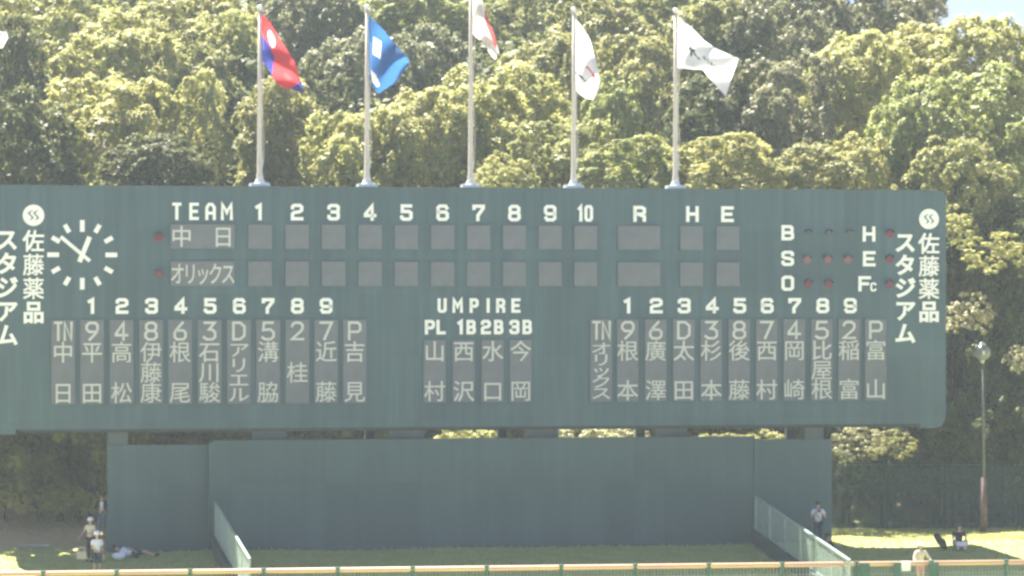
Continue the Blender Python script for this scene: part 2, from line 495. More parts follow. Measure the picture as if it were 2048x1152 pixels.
# softer, open digits used on the grey plates
GP = dict(GL)
GP.update({
 '9': [(False, [(.3, 0), (.85, .38), (1, .62), (1, .85), (.8, 1), (.25, 1), (0, .84), (0, .62), (.25, .46), (.9, .46)])],
 '6': [(False, [(.72, 1), (.15, .58), (0, .38), (0, .15), (.2, 0), (.8, 0), (1, .16), (1, .4), (.8, .54), (.15, .54)])],
 '2': [(False, [(.02, .8), (.1, .92), (.3, 1), (.7, 1), (.95, .88), (.98, .68), (.85, .5), (0, 0), (1, 0)])],
 '3': [(False, [(.05, 1), (.95, 1), (.45, .6), (.75, .58), (1, .42), (1, .14), (.78, 0), (.22, 0), (0, .12)])],
 '4': [(False, [(.68, 0), (.68, 1), (0, .36), (0, .26), (1, .26)])],
 '7': [(False, [(0, 1), (1, 1), (.35, 0)])],
 '5': [(False, [(.9, 1), (.12, 1), (.05, .56), (.7, .6), (1, .42), (1, .16), (.75, 0), (.2, 0), (0, .1)])],
 '8': [rr(.06, .94, .52, 1, .24, .12), rr(0, 1, 0, .52, .24, .14)],
})

PXM = D0 / F                          # metres per photo pixel in the middle column
def px2(px):                          # metres per photo pixel across, at this column
    return (U(px + .5) - U(px - .5))
def block(ch, px, yc, wpx, hpx, swpx, material, name='letter', parent=None, table=GL, off=0.0, ext=.05):
    w = wpx * px2(px); h = hpx * PXM; sw = swpx * PXM
    m = ribbon(table[ch], w, h, sw, ext)
    return build(m, name, material, parent or BOARD, loc=(U(px), -off, V_(yc)))

_tx = {}
def glyph(ch, bold):
    key = (ch, bold)
    if key in _tx: return _tx[key]
    c = bpy.data.curves.new('glyph', 'FONT'); c.body = ch; c.resolution_u = 2
    c.offset = bold; c.extrude = .5
    o = bpy.data.objects.new('glyph', c); C.objects.link(o)
    dg = bpy.context.evaluated_depsgraph_get()
    me = bpy.data.meshes.new_from_object(o.evaluated_get(dg))
    v = np.empty(len(me.vertices) * 3); me.vertices.foreach_get('co', v); v = v.reshape(-1, 3)
    fs = [tuple(p.vertices) for p in me.polygons]
    bpy.data.objects.remove(o); bpy.data.curves.remove(c); bpy.data.meshes.remove(me)
    _tx[key] = (v, fs)
    return _tx[key]
def kanji(ch, px, yc, wpx, hpx, material, bold=.0, parent=None, off=0.0, ext=.05, shift=0.0):
    """a character from Blender's own font, its em square fitted to wpx x hpx photo pixels"""
    w = wpx * px2(px); h = hpx * PXM
    v, fs = glyph(ch, bold)
    shifts = [(0, 0)]
    if len(v) > 160:                   # dense characters: thicken with shifted layers, an outline offset would tangle
        v, fs = glyph(ch, 0.0)
        b = bold * .55
        if b > .002: shifts = [(-b, -b), (b, -b), (-b, b), (b, b)]
    Vs, Fs = [], []
    for q, (sx, sz) in enumerate(shifts):
        V = np.stack([(v[:, 0] - .5 + sx) * w, np.where(v[:, 2] > 0, -ext - .001 * q, 0.0), (v[:, 1] - .38 + sz) * h], 1)
        b0 = len(Vs); Vs += V.tolist(); Fs += [tuple(b0 + i for i in f) for f in fs]
    me = bpy.data.meshes.new('character'); me.from_pydata(Vs, [], Fs); me.update()
    return add('character', me, material, parent or BOARD, loc=(U(px), -off, V_(yc)))

# header rows
HS = 6.6
for ch, x, w_ in zip('TEAM', (353.5, 388, 421, 453.5), (18, 19, 21, 24)):
    block(ch, x, 425.5, w_, 34, 6.0, M['white'], 'letter')
for n, x in enumerate((519, 594, 667, 740, 812.5, 885, 957, 1028.5, 1100)):
    block(str(n + 1), x, 426, 25, 33, HS, M['white'], 'digit')
block('1', 1161, 426, 15, 33, HS, M['white'], 'digit'); block('0', 1177, 426, 17, 33, 6, M['white'], 'digit')
for ch, x in zip('RHE', (1279, 1384.5, 1454.5)):
    block(ch, x, 426.5, 25, 32, HS, M['white'], 'letter')
for xs in ((184, 244, 303, 361.5, 420, 478.5, 536, 594.5, 652), (1256, 1312, 1368, 1424, 1479, 1534, 1589, 1645, 1700)):
    for n, x in enumerate(xs):
        block(str(n + 1), x, 611.5, 25.5, 31, 6.6, M['white'], 'digit')
for ch, x in zip('UMPIRE', (884, 915, 948, 976, 1001, 1031.5)):
    block(ch, x, 611, 18 if ch != 'M' else 21, 29, 6, M['white'], 'letter')
for txt, x0, x1 in (('PL', 850, 891), ('1B', 912, 951), ('2B', 962, 1006), ('3B', 1019, 1063)):
    xm = (x0 + x1) / 2
    block(txt[0], x0 + 9.5, 654, 20, 29, 6.2, M['white'], 'letter' if txt[0] == 'P' else 'digit')
    block(txt[1], x1 - 9, 654, 18.5, 29, 6.2, M['white'], 'letter')
for ch, x, y in (('B', 1575, 463.5), ('S', 1575, 515.5), ('O', 1575, 566), ('H', 1737.5, 465.5), ('E', 1738, 516), ('F', 1729, 567)):
    block(ch, x, y, 25, 31, 6.4, M['white'], 'letter')
block('C', 1745.5, 573.5, 12, 18, 3.6, M['white'], 'letter', off=.06)

# signal lamps
def lamp(px, yc, lens, r=8.5):
    R_ = r * PXM
    m = MB()
    m.tube([(0, 0, 0), (0, -.035, 0), (0, -.05, 0)], [R_, R_, R_ * .8], n=16)
    l = build(m, 'lamp', M[lens], BOARD, loc=(U(px), 0, V_(yc)))
    v = MB()
    n = 10
    vs, fs = [], []
    for i in range(n + 1):
        t = math.radians(15 + 150 * i / n)
        for rr_, y in ((R_ * 1.02, 0), (R_ * 1.02, -.18), (R_ * 1.10, -.18), (R_ * 1.10, 0)):
            vs.append((rr_ * math.cos(t), y, rr_ * math.sin(t)))
    for i in range(n):
        for k in range(4):
            k2 = (k + 1) % 4
            fs.append((i * 4 + k, i * 4 + k2, i * 4 + 4 + k2, i * 4 + 4 + k))
    v.faces(vs, fs)
    build(v, 'visor', M['board'], l)
for x in (318,):
    lamp(x, 477, 'lens'); lamp(x, 548, 'lens')
for x in (1616, 1657, 1699): lamp(x, 464, 'lens_off', 7)
for x in (1614, 1655, 1696): lamp(x, 517, 'lens_pale')
for x in (1616, 1657): lamp(x, 567, 'lens')
for y in (465, 517, 568): lamp(1779, y, 'lens')

# score tiles and team plates
def plate(name, px, y0, y1, wpx, label=None):
    w = wpx * px2(px) / 2; h = (y1 - y0) * PXM / 2
    m = MB(); m.box(-w, w, -.045, .01, -h, h)
    fr = MB()
    f = .022
    for a in ((-w - f, -w, -h - f, h + f), (w, w + f, -h - f, h + f), (-w, w, -h - f, -h), (-w, w, h, h + f)):
        fr.box(a[0], a[1], -.058, .01, a[2], a[3])
    o = build(m, name, M['plate'], BOARD, loc=(U(px), 0, V_((y0 + y1) / 2)), label=label)
    build(fr, 'plate_frame', M['board'], o)
    return o
R1, R2 = (451, 499), (524, 572.3)
cols = (520, 594, 667, 740, 812.5, 885, 957, 1028.5, 1100, 1171)
for r in (R1, R2):
    for x in cols: plate('score_tile', x, r[0], r[1], 47 if x < 1000 else 46)
    plate('score_tile', 1278, r[0], r[1], 85)
    for x in (1383, 1455.5): plate('score_tile', x, r[0], r[1], 46)
def on(o, ob, dy):
    ob.parent = o
    ob.location = Vector(ob.location) - Vector(o.location); ob.location.y = dy
    return ob
PE = .012
t1 = plate('team_plate', 405.5, *R1, 128, label='wide grey plate with two spaced characters')
for ch, x in (('中', 363), ('日', 446)): on(t1, kanji(ch, x, 475, 44, 44, M['chalk'], .008, ext=PE), -.045)
t2 = plate('team_plate', 405.5, *R2, 128, label='wide grey plate with five narrow characters')
for i, ch in enumerate('オリックス'): on(t2, kanji(ch, 355 + 25.3 * i, 548, 30, 46, M['chalk'], .008, ext=PE), -.045)

def column(px, head, name, y0=639, y1=804, wide=44):
    o = plate('name_plate', px, y0, y1, wide, label=('tall grey plate with %s above its characters' % (head if head != 'TN' else 'the letters T N')) if head else 'tall grey plate in the umpire row')
    if head == 'TN':
        on(o, block('T', px - 9.5, 661, 17, 38, 4.6, M['chalk'], 'letter', table=GP, ext=PE), -.045)
        on(o, block('N', px + 10, 661, 18, 38, 4.4, M['chalk'], 'letter', table=GP, ext=PE), -.045)
    elif head:
        on(o, block(head, px, 661, 27, 37.5, 5.0, M['chalk'], 'digit' if head.isdigit() else 'letter', table=GP, ext=PE), -.045)
    top, bot = 682, 803
    n = len(name)
    if n == 1: ys, hh = [743], 44
    elif n == 2: ys, hh = [702, 781.5], 44
    elif n == 3: ys, hh = [702, 742, 781.5], 43
    elif n == 4: ys, hh = [698, 728, 757, 786], 33
    else: ys, hh = [697, 720, 742, 764, 787], 28
    for ch, y in zip(name, ys):
        on(o, kanji(ch, px, y, 44, hh, M['chalk'], .006, ext=PE), -.045)
for x, hd, nm in zip((126, 184, 243, 302, 360, 419, 477.5, 536, 594.5, 652, 709), ['TN', '9', '4', '8', '6', '3', 'D', '5', '2', '7', 'P'],
                     ['中日', '平田', '高松', '伊藤康', '根尾', '石川駿', 'アリエル', '溝脇', '桂', '近藤', '吉見']):
    column(x, hd, nm, wide=47)
for x, nm in zip((869, 927, 985, 1041), ['山村', '西沢', '水口', '今岡']):
    column(x, None, nm, y0=680, wide=44)
for x, hd, nm in zip((1202, 1255, 1311, 1367, 1422, 1478, 1533, 1588, 1643, 1697.5, 1751), ['TN', '9', '6', 'D', '3', '8', '7', '4', '5', '2', 'P'],
                     ['オリックス', '根本', '廣澤', '太田', '杉本', '後藤', '西村', '岡崎', '比屋根', '稲富', '富山']):
    column(x, hd, nm, wide=43)

# stadium name in white characters, twice
def stadium(xn, xs_, ):
    for i, ch in enumerate('佐藤薬品'):
        kanji(ch, xn, 484.5 + 46.3 * i, 44 * (1 if xn < 1000 else .97), 45, M['white'], .022 if ch in '藤薬' else .032)
    for i, ch in enumerate('スタジアム'):
        kanji(ch, xs_, 482 + 46.4 * i, 45 * (1 if xn < 1000 else .95), 45, M['white'], .034)
    m = MB(); R_ = 20.8 * PXM
    m.tube([(0, 0, 0), (0, -.05, 0)], [R_, R_], n=40)
    lg = build(m, 'emblem', M['white'], BOARD, loc=(U(xn), 0, V_(434.5)))
    for dx in (-5.2, 5.2):
        s = []
        for t in np.linspace(0, 1, 15):
            z = 10 - 20 * t
            s.append(((dx + 4.6 * math.sin(2 * math.pi * (t - .02)) * -1 + z * .28 + (0)) * PXM, z * PXM))
        sm = MB()
        wd = [1.0, 1.6, 2.2, 2.6, 2.5, 2.2, 2.3, 2.5, 2.3, 2.2, 2.5, 2.6, 2.2, 1.6, 1.0]
        vs, fs = [], []
        for k, (x, z) in enumerate(s):
            vs += [(x - wd[k] * .85 * PXM, -.056, z), (x + wd[k] * .85 * PXM, -.056, z)]
        for k in range(14): fs.append((2 * k, 2 * k + 2, 2 * k + 3, 2 * k + 1))
        sm.faces(vs, fs)
        build(sm, 'emblem_stroke', M['logo_ink'], lg)
stadium(67, 14)
stadium(1857.5, 1810)

# clock (fixed to the scoreboard)
mb = MB(); mb.tube([(0, 0, 0), (0, -.09, 0)], [.09, .09], n=16)
CL = build(mb, 'clock', M['white'], BOARD, loc=(U(164.5), 0, V_(511.5)))
for h in range(12):
    t = math.radians(30 * h)
    big = h % 3 == 0
    r0, r1 = (45, 68) if big else (50.5, 68)
    m = MB()
    d = Vector((math.sin(t), 0, math.cos(t)))
    m.bar(d * r0 * PXM, d * r1 * PXM, 9 * PXM, .06, up=(0, 1, 0))
    build(m, 'hour_mark', M['white'], CL)
def hand(name, ang, ln, tail, w, y):
    t = math.radians(ang); d = Vector((math.sin(t), 0, math.cos(t)))
    m = MB(); o = Vector((0, y, 0))
    m.bar(o - d * tail * PXM, o + d * ln * PXM, w * PXM, .03, up=(0, 1, 0))
    build(m, name, M['white'], CL)
hand('hour_hand', 22, 38, 15, 9.5, -.07)
hand('minute_hand', 310, 55, 19, 7, -.11)

# ------------------------------------------------------------------ wall under the board
WALL = empty('backstop_wall', (0, D0, 0), TH, label='long plain blue-grey batting screen wall standing under the scoreboard', cat='wall')
wt = V_(880)
mb = MB(); mb.box(U(425), U(1510), 0, .3, 1.6, wt)
build(mb, 'centre_panel', M['wall'], WALL)
mb = MB(); mb.box(U(216), U(425) - .02, .28, .55, 1.6, V_(885))
build(mb, 'wing_panel', M['wall'], WALL)
mb = MB(); mb.box(U(1510) + .02, U(1667), .25, .55, 1.6, V_(884))
build(mb, 'wing_panel', M['wall'], WALL)
mb = MB(); mb.box(U(425), U(1510), -.04, .33, wt, wt + .07)
build(mb, 'coping', M['wall'], WALL)
for a in (422, 1512):
    mb = MB(); mb.box(U(a) - .09, U(a) + .09, -.05, .2, 1.6, wt - .02)
    build(mb, 'edge_post', M['wall'], WALL)

# ------------------------------------------------------------------ side fences coming down the bank
def side_fence(px, label, length, n_span):
    u0 = U(px)
    g = 2.33
    def base(w): return g + .55 - .122 * w
    root = empty('ramp_fence', board_world(u0, g, .15), math.radians(11.3), label=label, cat='fence', group='grey-green fences coming down the bank from the wall')
    def pt(w, dz): return (0, -w, base(w) - g + dz)
    k = MB()
    vs = []
    for w in (0, length):
        gz = base(w) - g
        vs += [(-.16, -w, gz - 1.2), (.16, -w, gz - 1.2), (.16, -w, gz), (-.16, -w, gz)]
    k.faces(vs, [(0, 1, 2, 3), (7, 6, 5, 4), (0, 4, 5, 1), (1, 5, 6, 2), (2, 6, 7, 3), (3, 7, 4, 0)])
    build(k, 'kerb_wall', M['kerb'], root)
    Hh = 1.3
    m = MB(); m.bar(pt(0, Hh), pt(length, Hh), .075, .075); build(m, 'top_rail', M['rail_fence'], root)
    m = MB(); m.bar(pt(0, .05), pt(length, .05), .05, .06); build(m, 'bottom_rail', M['rail_fence'], root)
    for i in range(n_span + 1):
        w = length * i / n_span
        m = MB(); m.bar(pt(w, 0), pt(w, Hh - .03), .06, .06, up=(0, 1, 0)); build(m, 'post', M['rail_fence'], root)
    # mesh infill: diagonal wires, joined
    m = MB()
    step = .17
    nn = int(length / step)
    for i in range(nn):
        w = step * i
        m.bar(pt(w + .02, .08), pt(w + .02, Hh - .04), .014, .012, up=(0, 1, 0))
    for j in range(12):
        m.bar(pt(.02, .1 + j * .1), pt(length - .02, .1 + j * .1), .010, .03)
    build(m, 'wire_mesh', M['rail_fence'], root, kind='stuff')
side_fence(430, 'grey-green mesh fence sloping down the bank at the left end of the wall', 10.9, 5)
side_fence(1509, 'grey-green mesh fence sloping down the bank beside the two people at the right', 12.6, 6)

# ------------------------------------------------------------------ outfield fence
FA = math.radians(8.3)
FENCE = empty('outfield_fence', (0, 119.2, 0), FA, label='low outfield fence with orange padded top rail and green posts', cat='fence')
ftop = CAMH - (1136 - HY) / F * 119.2
def FU(px):
    xs = px - 1024; Y = 119.2 / (1 - xs * math.tan(FA) / F); return xs * Y / F / math.cos(FA)
mb = MB(); mb.tube([(FU(-60), 0, ftop), (FU(2110), 0, ftop)], .085, n=12)
build(mb, 'top_rail', M['rail_pad'], FENCE, smooth=True)
for x in (86, 233, 380, 527, 675, 825, 973, 1122, 1270, 1417, 1564, 1712, 1862, 2012):
    mb = MB(); mb.tube([(FU(x), 0, .0), (FU(x), 0, ftop + .04)], .055, n=10); mb.tube([(FU(x), 0, ftop - .11), (FU(x), 0, ftop + .10)], .10, n=10)
    build(mb, 'post', M['fence_green'], FENCE)
for x, wd in ((1727, 20), (1793, 14), (1866, 18)):
    mb = MB(); hw = wd / 2 * px2(x) * .9
    mb.box(FU(x) - hw, FU(x) + hw, -.16, -.1, 0.2, ftop + .04)
    build(mb, 'gate_pad', M['fence_green'], FENCE)
mb = MB()
x = FU(-60)
while x < FU(2110):
    mb.bar((x, .06, .2), (x, .06, ftop - .06), .016, .01, up=(0, 1, 0)); x += .12
for j in range(16): mb.bar((FU(-60), .07, .3 + .12 * j), (FU(2110), .07, .3 + .12 * j), .01, .014)
build(mb, 'wire_mesh', M['rail_fence'], FENCE, kind='stuff')

# ------------------------------------------------------------------ flag poles and flags
POLE_W = -.55                          # on the roof of the board, behind its face
def depth_at(px, w):                   # world depth of the plane w metres in front of the wall
    xs = px - 1024
    return (D0 - w / math.cos(TH)) / (1 - xs * TT / F)
def flagpole(px, top_py, label):
    Y = depth_at(px, POLE_W); s = Y / F
    X = (px - 1024) * s
    root = empty('flagpole', (X, Y, ZT + .07), TH, label=label, cat='flagpole', group='white flagpoles along the top of the scoreboard')
    Hh = (CAMH - (top_py - HY) * s) - (ZT + .07)
    m = MB(); m.tube([(0, 0, 0), (0, 0, .13), (0, 0, .15), (0, 0, .32)], [.42, .40, .20, .13], n=20); build(m, 'base', M['lamp_white'], root)
    m = MB(); m.tube([(0, 0, .1), (0, 0, .45), (0, 0, .5), (0, 0, Hh * .5), (0, 0, Hh)], [.14, .13, .105, .085, .055], n=14); build(m, 'shaft', M['pole'], root, smooth=True)
    m = MB(); m.ball((0, 0, Hh + .09), .12, n=14, m=9, sz=.85); build(m, 'finial', M['lamp_white'], root, smooth=True)
    m = MB(); m.bar((0, 0, Hh - .02), (.26, 0, Hh - .04), .05, .05); m.ball((.28, 0, Hh - .05), .05); build(m, 'pulley', M['pole'], root)
    m = MB()
    for q in range(9):
        a = (.13 + .03 * math.sin(q * 1.3), -.02, .9 + (Hh - 1) * q / 9); b = (.13 + .03 * math.sin((q + 1) * 1.3), -.02, .9 + (Hh - 1) * (q + 1) / 9)
        m.tube([a, b], .012, n=5)
    build(m, 'halyard', M['rope'], root)
    m = MB(); m.bar((.1, -.03, .75), (.1, -.03, 1.05), .05, .06); build(m, 'cleat', M['steel'], root)
    return root
flagpole(519.5, 20, 'white flagpole flying the red and blue flag, leftmost on the scoreboard')
flagpole(734, 19, 'white flagpole flying the blue flag')
flagpole(941.5, -60, 'tallest white flagpole in the middle, its top above the picture')
flagpole(1147.5, 24, 'white flagpole flying the limp white flag with a red emblem')
flagpole(1351, 26, 'white flagpole flying the spread white flag, rightmost on the scoreboard')

def cloth_mat(name, col):
    m = mat(name, col, rough=.85, var=.05, scale=2, bump=.3, bscale=6)
    n = m.node_tree; b = n.nodes['Principled BSDF']; out = n.nodes['Material Output']
    tr = n.nodes.new('ShaderNodeBsdfTranslucent'); tr.inputs['Color'].default_value = (*col, 1)
    ms = n.nodes.new('ShaderNodeMixShader'); ms.inputs[0].default_value = .5
    n.links.new(b.outputs[0], ms.inputs[1]); n.links.new(tr.outputs[0], ms.inputs[2]); n.links.new(ms.outputs[0], out.inputs[0])
    return m
K = {k: cloth_mat('flag_' + k, c) for k, c in dict(red=(.62, .06, .07), blue=(.05, .06, .32), sky=(.035, .13, .34), white=(.78, .77, .74), dark=(.06, .07, .08), pink=(.48, .10, .10), ivory=(.74, .70, .62)).items()}
def lerp_poly(pts, t):
    d = [0]
    for a, b in zip(pts, pts[1:]): d.append(d[-1] + math.dist(a, b))
    t *= d[-1]
    for i in range(len(pts) - 1):
        if t <= d[i + 1] + 1e-9:
            k = (t - d[i]) / max(1e-9, d[i + 1] - d[i]); a, b = pts[i], pts[i + 1]
            return (a[0] + (b[0] - a[0]) * k, a[1] + (b[1] - a[1]) * k)
    return pts[-1]
def flag(top, bot, mats, pick, label, folds=3.0, amp=.22, ph=0.0, cols_=60, rows_=44, twist=0.0, pole_px=None):
    """cloth between its upper and lower edge (photo px around the pole), billowing in depth"""
    px0 = top[0][0]; Y0 = depth_at(px0, POLE_W) - .02
    origin = W(top[0][0], top[0][1], Y0)
    vs = []
    for j in range(rows_ + 1):
        t = j / rows_
        for i in range(cols_ + 1):
            s = i / cols_
            a, b = lerp_poly(top, s), lerp_poly(bot, s)
            x, y = a[0] + (b[0] - a[0]) * t, a[1] + (b[1] - a[1]) * t
            d = amp * min(1, s * 3) * math.sin(folds * math.pi * (s * .9 + t * .75) + ph) + twist * s + .06 * s * math.sin(9 * s + 7 * t)
            Y = Y0 - d
            q = W(x, y, Y0) ; q.y = Y
            vs.append(tuple(q - origin))
    fs, mi = [], []
    for j in range(rows_):
        for i in range(cols_):
            fs.append((j * (cols_ + 1) + i, (j + 1) * (cols_ + 1) + i, (j + 1) * (cols_ + 1) + i + 1, j * (cols_ + 1) + i + 1))
            mi.append(pick((i + .5) / cols_, (j + .5) / rows_))
    me = bpy.data.meshes.new('flag'); me.from_pydata(vs, [], fs)
    for k in mats: me.materials.append(K[k])
    me.polygons.foreach_set('material_index', mi); me.polygons.foreach_set('use_smooth', [True] * len(fs)); me.update()
    o = add('flag', me, None, None, loc=origin, label=label, cat='flag', group='flags on the scoreboard poles')
    return o
def ell(s, t, cs, ct, rs, rt): return ((s - cs) / rs) ** 2 + ((t - ct) / rt) ** 2 < 1
def p1(s, t):
    if ell(s, t, .20, .30, .085, .15): return 2
    if s > .88 - .10 * t and s < 1: return 1
    if t > .46 + s * .3 and s < .34: return 1
    if ell(s, t, .64, .60, .07, .08): return 3
    return 0
flag([(523, 26), (540, 44), (562, 82), (590, 124), (605, 172), (607, 184)], [(523, 118), (536, 136), (548, 160), (566, 176), (586, 180), (606, 186)],
     ['red', 'blue', 'white', 'pink'], p1, 'red and blue flag with a small white emblem, drooping from the leftmost pole', folds=3.2, amp=.18)
def p2(s, t):
    if .14 < s < .32 and .30 - s * .3 < t < .56 - s * .3: return 1
    if ell(s, t, .22, .86, .13, .08): return 2
    return 0
flag([(737, 31), (760, 52), (788, 84), (817, 118)], [(739, 150), (744, 172), (757, 188), (788, 166), (818, 130)],
     ['sky', 'white', 'ivory', 'blue'], p2, 'blue flag with a white patch, hanging from the second pole', folds=2.4, amp=.16, ph=.6)
def p3(s, t):
    if .46 < s < .9 and t < .36: return 1
    return 0
flag([(945, -62), (962, -6), (976, 36), (990, 72), (998, 104)], [(945, 68), (957, 78), (968, 84), (978, 104), (990, 121)],
     ['ivory', 'pink'], p3, 'white flag with a red disc folded into it, high on the middle pole', folds=3.4, amp=.2, ph=1.0)
def p4(s, t):
    if ell(s, t, .52, .50, .20, .055) and not ell(s, t, .45, .52, .1, .028): return 1
    if ell(s, t, .20, .735, .20, .02): return 2
    return 0
flag([(1151, 37), (1164, 52), (1180, 80), (1193, 122), (1199, 160)], [(1151, 182), (1160, 190), (1174, 197), (1188, 198), (1198, 176)],
     ['white', 'red', 'dark'], p4, 'limp white flag with a red emblem and dark arc, fourth pole', folds=2.6, amp=.16, ph=.3)
def p5(s, t):
    # a small dark star and a short line of slanting strokes
    if abs(s - .24) < .055 and abs(t - .52) < .035: return 1
    if abs(s - .235) < .022 and .40 < t < .68: return 1
    if abs(s - .29 - (t - .6) * .6) < .018 and .5 < t < .72: return 1
    for k in range(5):
        c = .46 + k * .075
        if ell(s, t, c, .60 - .01 * k, .030, .05) and not ell(s, t, c, .60 - .01 * k, .014, .02): return 1
    return 0
flag([(1355, 33), (1378, 52), (1408, 80), (1440, 100), (1476, 118)], [(1355, 136), (1380, 139), (1406, 139), (1430, 168), (1451, 194)],
     ['white', 'dark', 'ivory'], p5, 'white flag with a small dark star and lettering, spread out from the rightmost pole', folds=2.6, amp=.24, ph=.2)
flag([(-80, 20), (-40, 40), (-12, 62), (12, 62), (15, 72)], [(-80, 110), (-40, 118), (-10, 100), (6, 96), (15, 74)],
     ['white'], lambda s, t: 0, 'tip of a white flag at the left edge of the picture', folds=2.0, amp=.2)

# ------------------------------------------------------------------ trees
def crown_mesh(name, seed, n_lump=38, sub=12, leaves=42, leaf=.077, spread=1.12, low=-.95, lump_r=(.24, .38)):
    """leaf faces gathered in tufts, tufts gathered in boughs, boughs over an uneven unit crown"""
    r = np.random.default_rng(seed)
    cen = []
    ga = math.pi * (3 - math.sqrt(5))
    for i in range(n_lump):
        z = 1 - (i + .5) / n_lump * (1 - low)
        rad = math.sqrt(max(0, 1 - z * z)); a = i * ga + r.normal(0, .25)
        k = r.uniform(.52, .92)
        cen.append((rad * math.cos(a) * k, rad * math.sin(a) * k, z * k))
    cen = np.array(cen); lr = r.uniform(*lump_r, n_lump)
    d = r.normal(size=(n_lump, sub, 3)); d[..., 2] += .55
    d /= np.linalg.norm(d, axis=2, keepdims=True)
    outw = cen / np.maximum(1e-6, np.linalg.norm(cen, axis=1, keepdims=True))
    d += outw[:, None, :] * .6; d /= np.linalg.norm(d, axis=2, keepdims=True)
    tc = (cen[:, None, :] + d * lr[:, None, None] * r.uniform(.78, 1.0, (n_lump, sub, 1))).reshape(-1, 3)
    td = d.reshape(-1, 3)
    T = len(tc)
    tr = r.uniform(.075, .13, T) * spread
    e = r.normal(size=(T, leaves, 3)); e[..., 2] += .35; e += td[:, None, :] * .7
    e /= np.linalg.norm(e, axis=2, keepdims=True)
    p = (tc[:, None, :] + e * tr[:, None, None] * r.uniform(.35, 1.15, (T, leaves, 1))).reshape(-1, 3)
    n = e.reshape(-1, 3) + r.normal(0, .32, (T * leaves, 3)) + np.array([0, 0, .5]); n /= np.linalg.norm(n, axis=1, keepdims=True)
    N = len(p)
    a = np.cross(n, r.normal(size=(N, 3))); a /= np.linalg.norm(a, axis=1, keepdims=True)
    b = np.cross(n, a)
    ln = leaf * r.uniform(.7, 1.3, (N, 1)); wd = ln * r.uniform(.5, .75, (N, 1))
    V = np.stack([p - a * ln * .5, p + b * wd * .5 + a * ln * .08, p + a * ln * .5 - n * ln * .12, p - b * wd * .5 + a * ln * .08], 1).reshape(-1, 3)
    me = bpy.data.meshes.new(name)
    me.vertices.add(N * 4); me.vertices.foreach_set('co', V.ravel())
    me.loops.add(N * 4); me.loops.foreach_set('vertex_index', np.arange(N * 4, dtype=np.int32))
    me.polygons.add(N); me.polygons.foreach_set('loop_start', np.arange(0, N * 4, 4, dtype=np.int32))
    me.update(); me.validate()
    return me, cen
CROWNS = [crown_mesh('crown', 11), crown_mesh('crown', 12, n_lump=28, lump_r=(.28, .40), sub=14), crown_mesh('crown', 13, n_lump=46, lump_r=(.18, .30), sub=10),
          crown_mesh('crown', 14, n_lump=32, low=-.8, sub=13), crown_mesh('crown', 15, n_lump=26, lump_r=(.22, .42), sub=15), crown_mesh('crown', 16, n_lump=52, low=-.9)]
SPARSE = [crown_mesh('crown', 21, n_lump=24, sub=5, leaves=26, leaf=.10, spread=.95, low=-.6), crown_mesh('crown', 22, n_lump=20, sub=6, leaves=24, leaf=.10, spread=.95, low=-.5)]
SHRUB = [crown_mesh('foliage', 31, n_lump=26, sub=7, leaves=34, leaf=.085, spread=1.4, low=-.2), crown_mesh('foliage', 32, n_lump=22, sub=8, leaves=34, leaf=.085, spread=1.4, low=-.1)]
_cm = {}
def crown_for(pool, i, tint):
    key = (id(pool), i, tint)
    if key not in _cm:
        me = pool[i][0].copy(); me.materials.clear(); me.materials.append(L[tint]); _cm[key] = me
    return _cm[key]
def trunk_mesh(r_, h, spread, rz, seed):
    q = random.Random(seed)
    m = MB()
    lean = (q.uniform(-.4, .4), q.uniform(-.3, .3))
    top = Vector((lean[0], lean[1], h))
    pts = [Vector((0, 0, -.4)), Vector((lean[0] * .2, lean[1] * .1, h * .35)), Vector((lean[0] * .7, lean[1] * .5, h * .7)), top]
    m.tube(pts, [r_ * 1.35, r_, r_ * .8, r_ * .6], n=9)
    return m, top
def limbs(m, top, r_, rx, rz, q):
    for k in range(4):
        a = k * 1.57 + q.uniform(-.3, .3)
        e = top + Vector((math.cos(a) * rx * .6, math.sin(a) * rx * .6, rz * q.uniform(.1, .75)))
        mid = top.lerp(e, .5) + Vector((0, 0, rz * .12))
        m.tube([top - Vector((0, 0, r_)), mid, e], [r_ * .5, r_ * .3, r_ * .08], n=6)
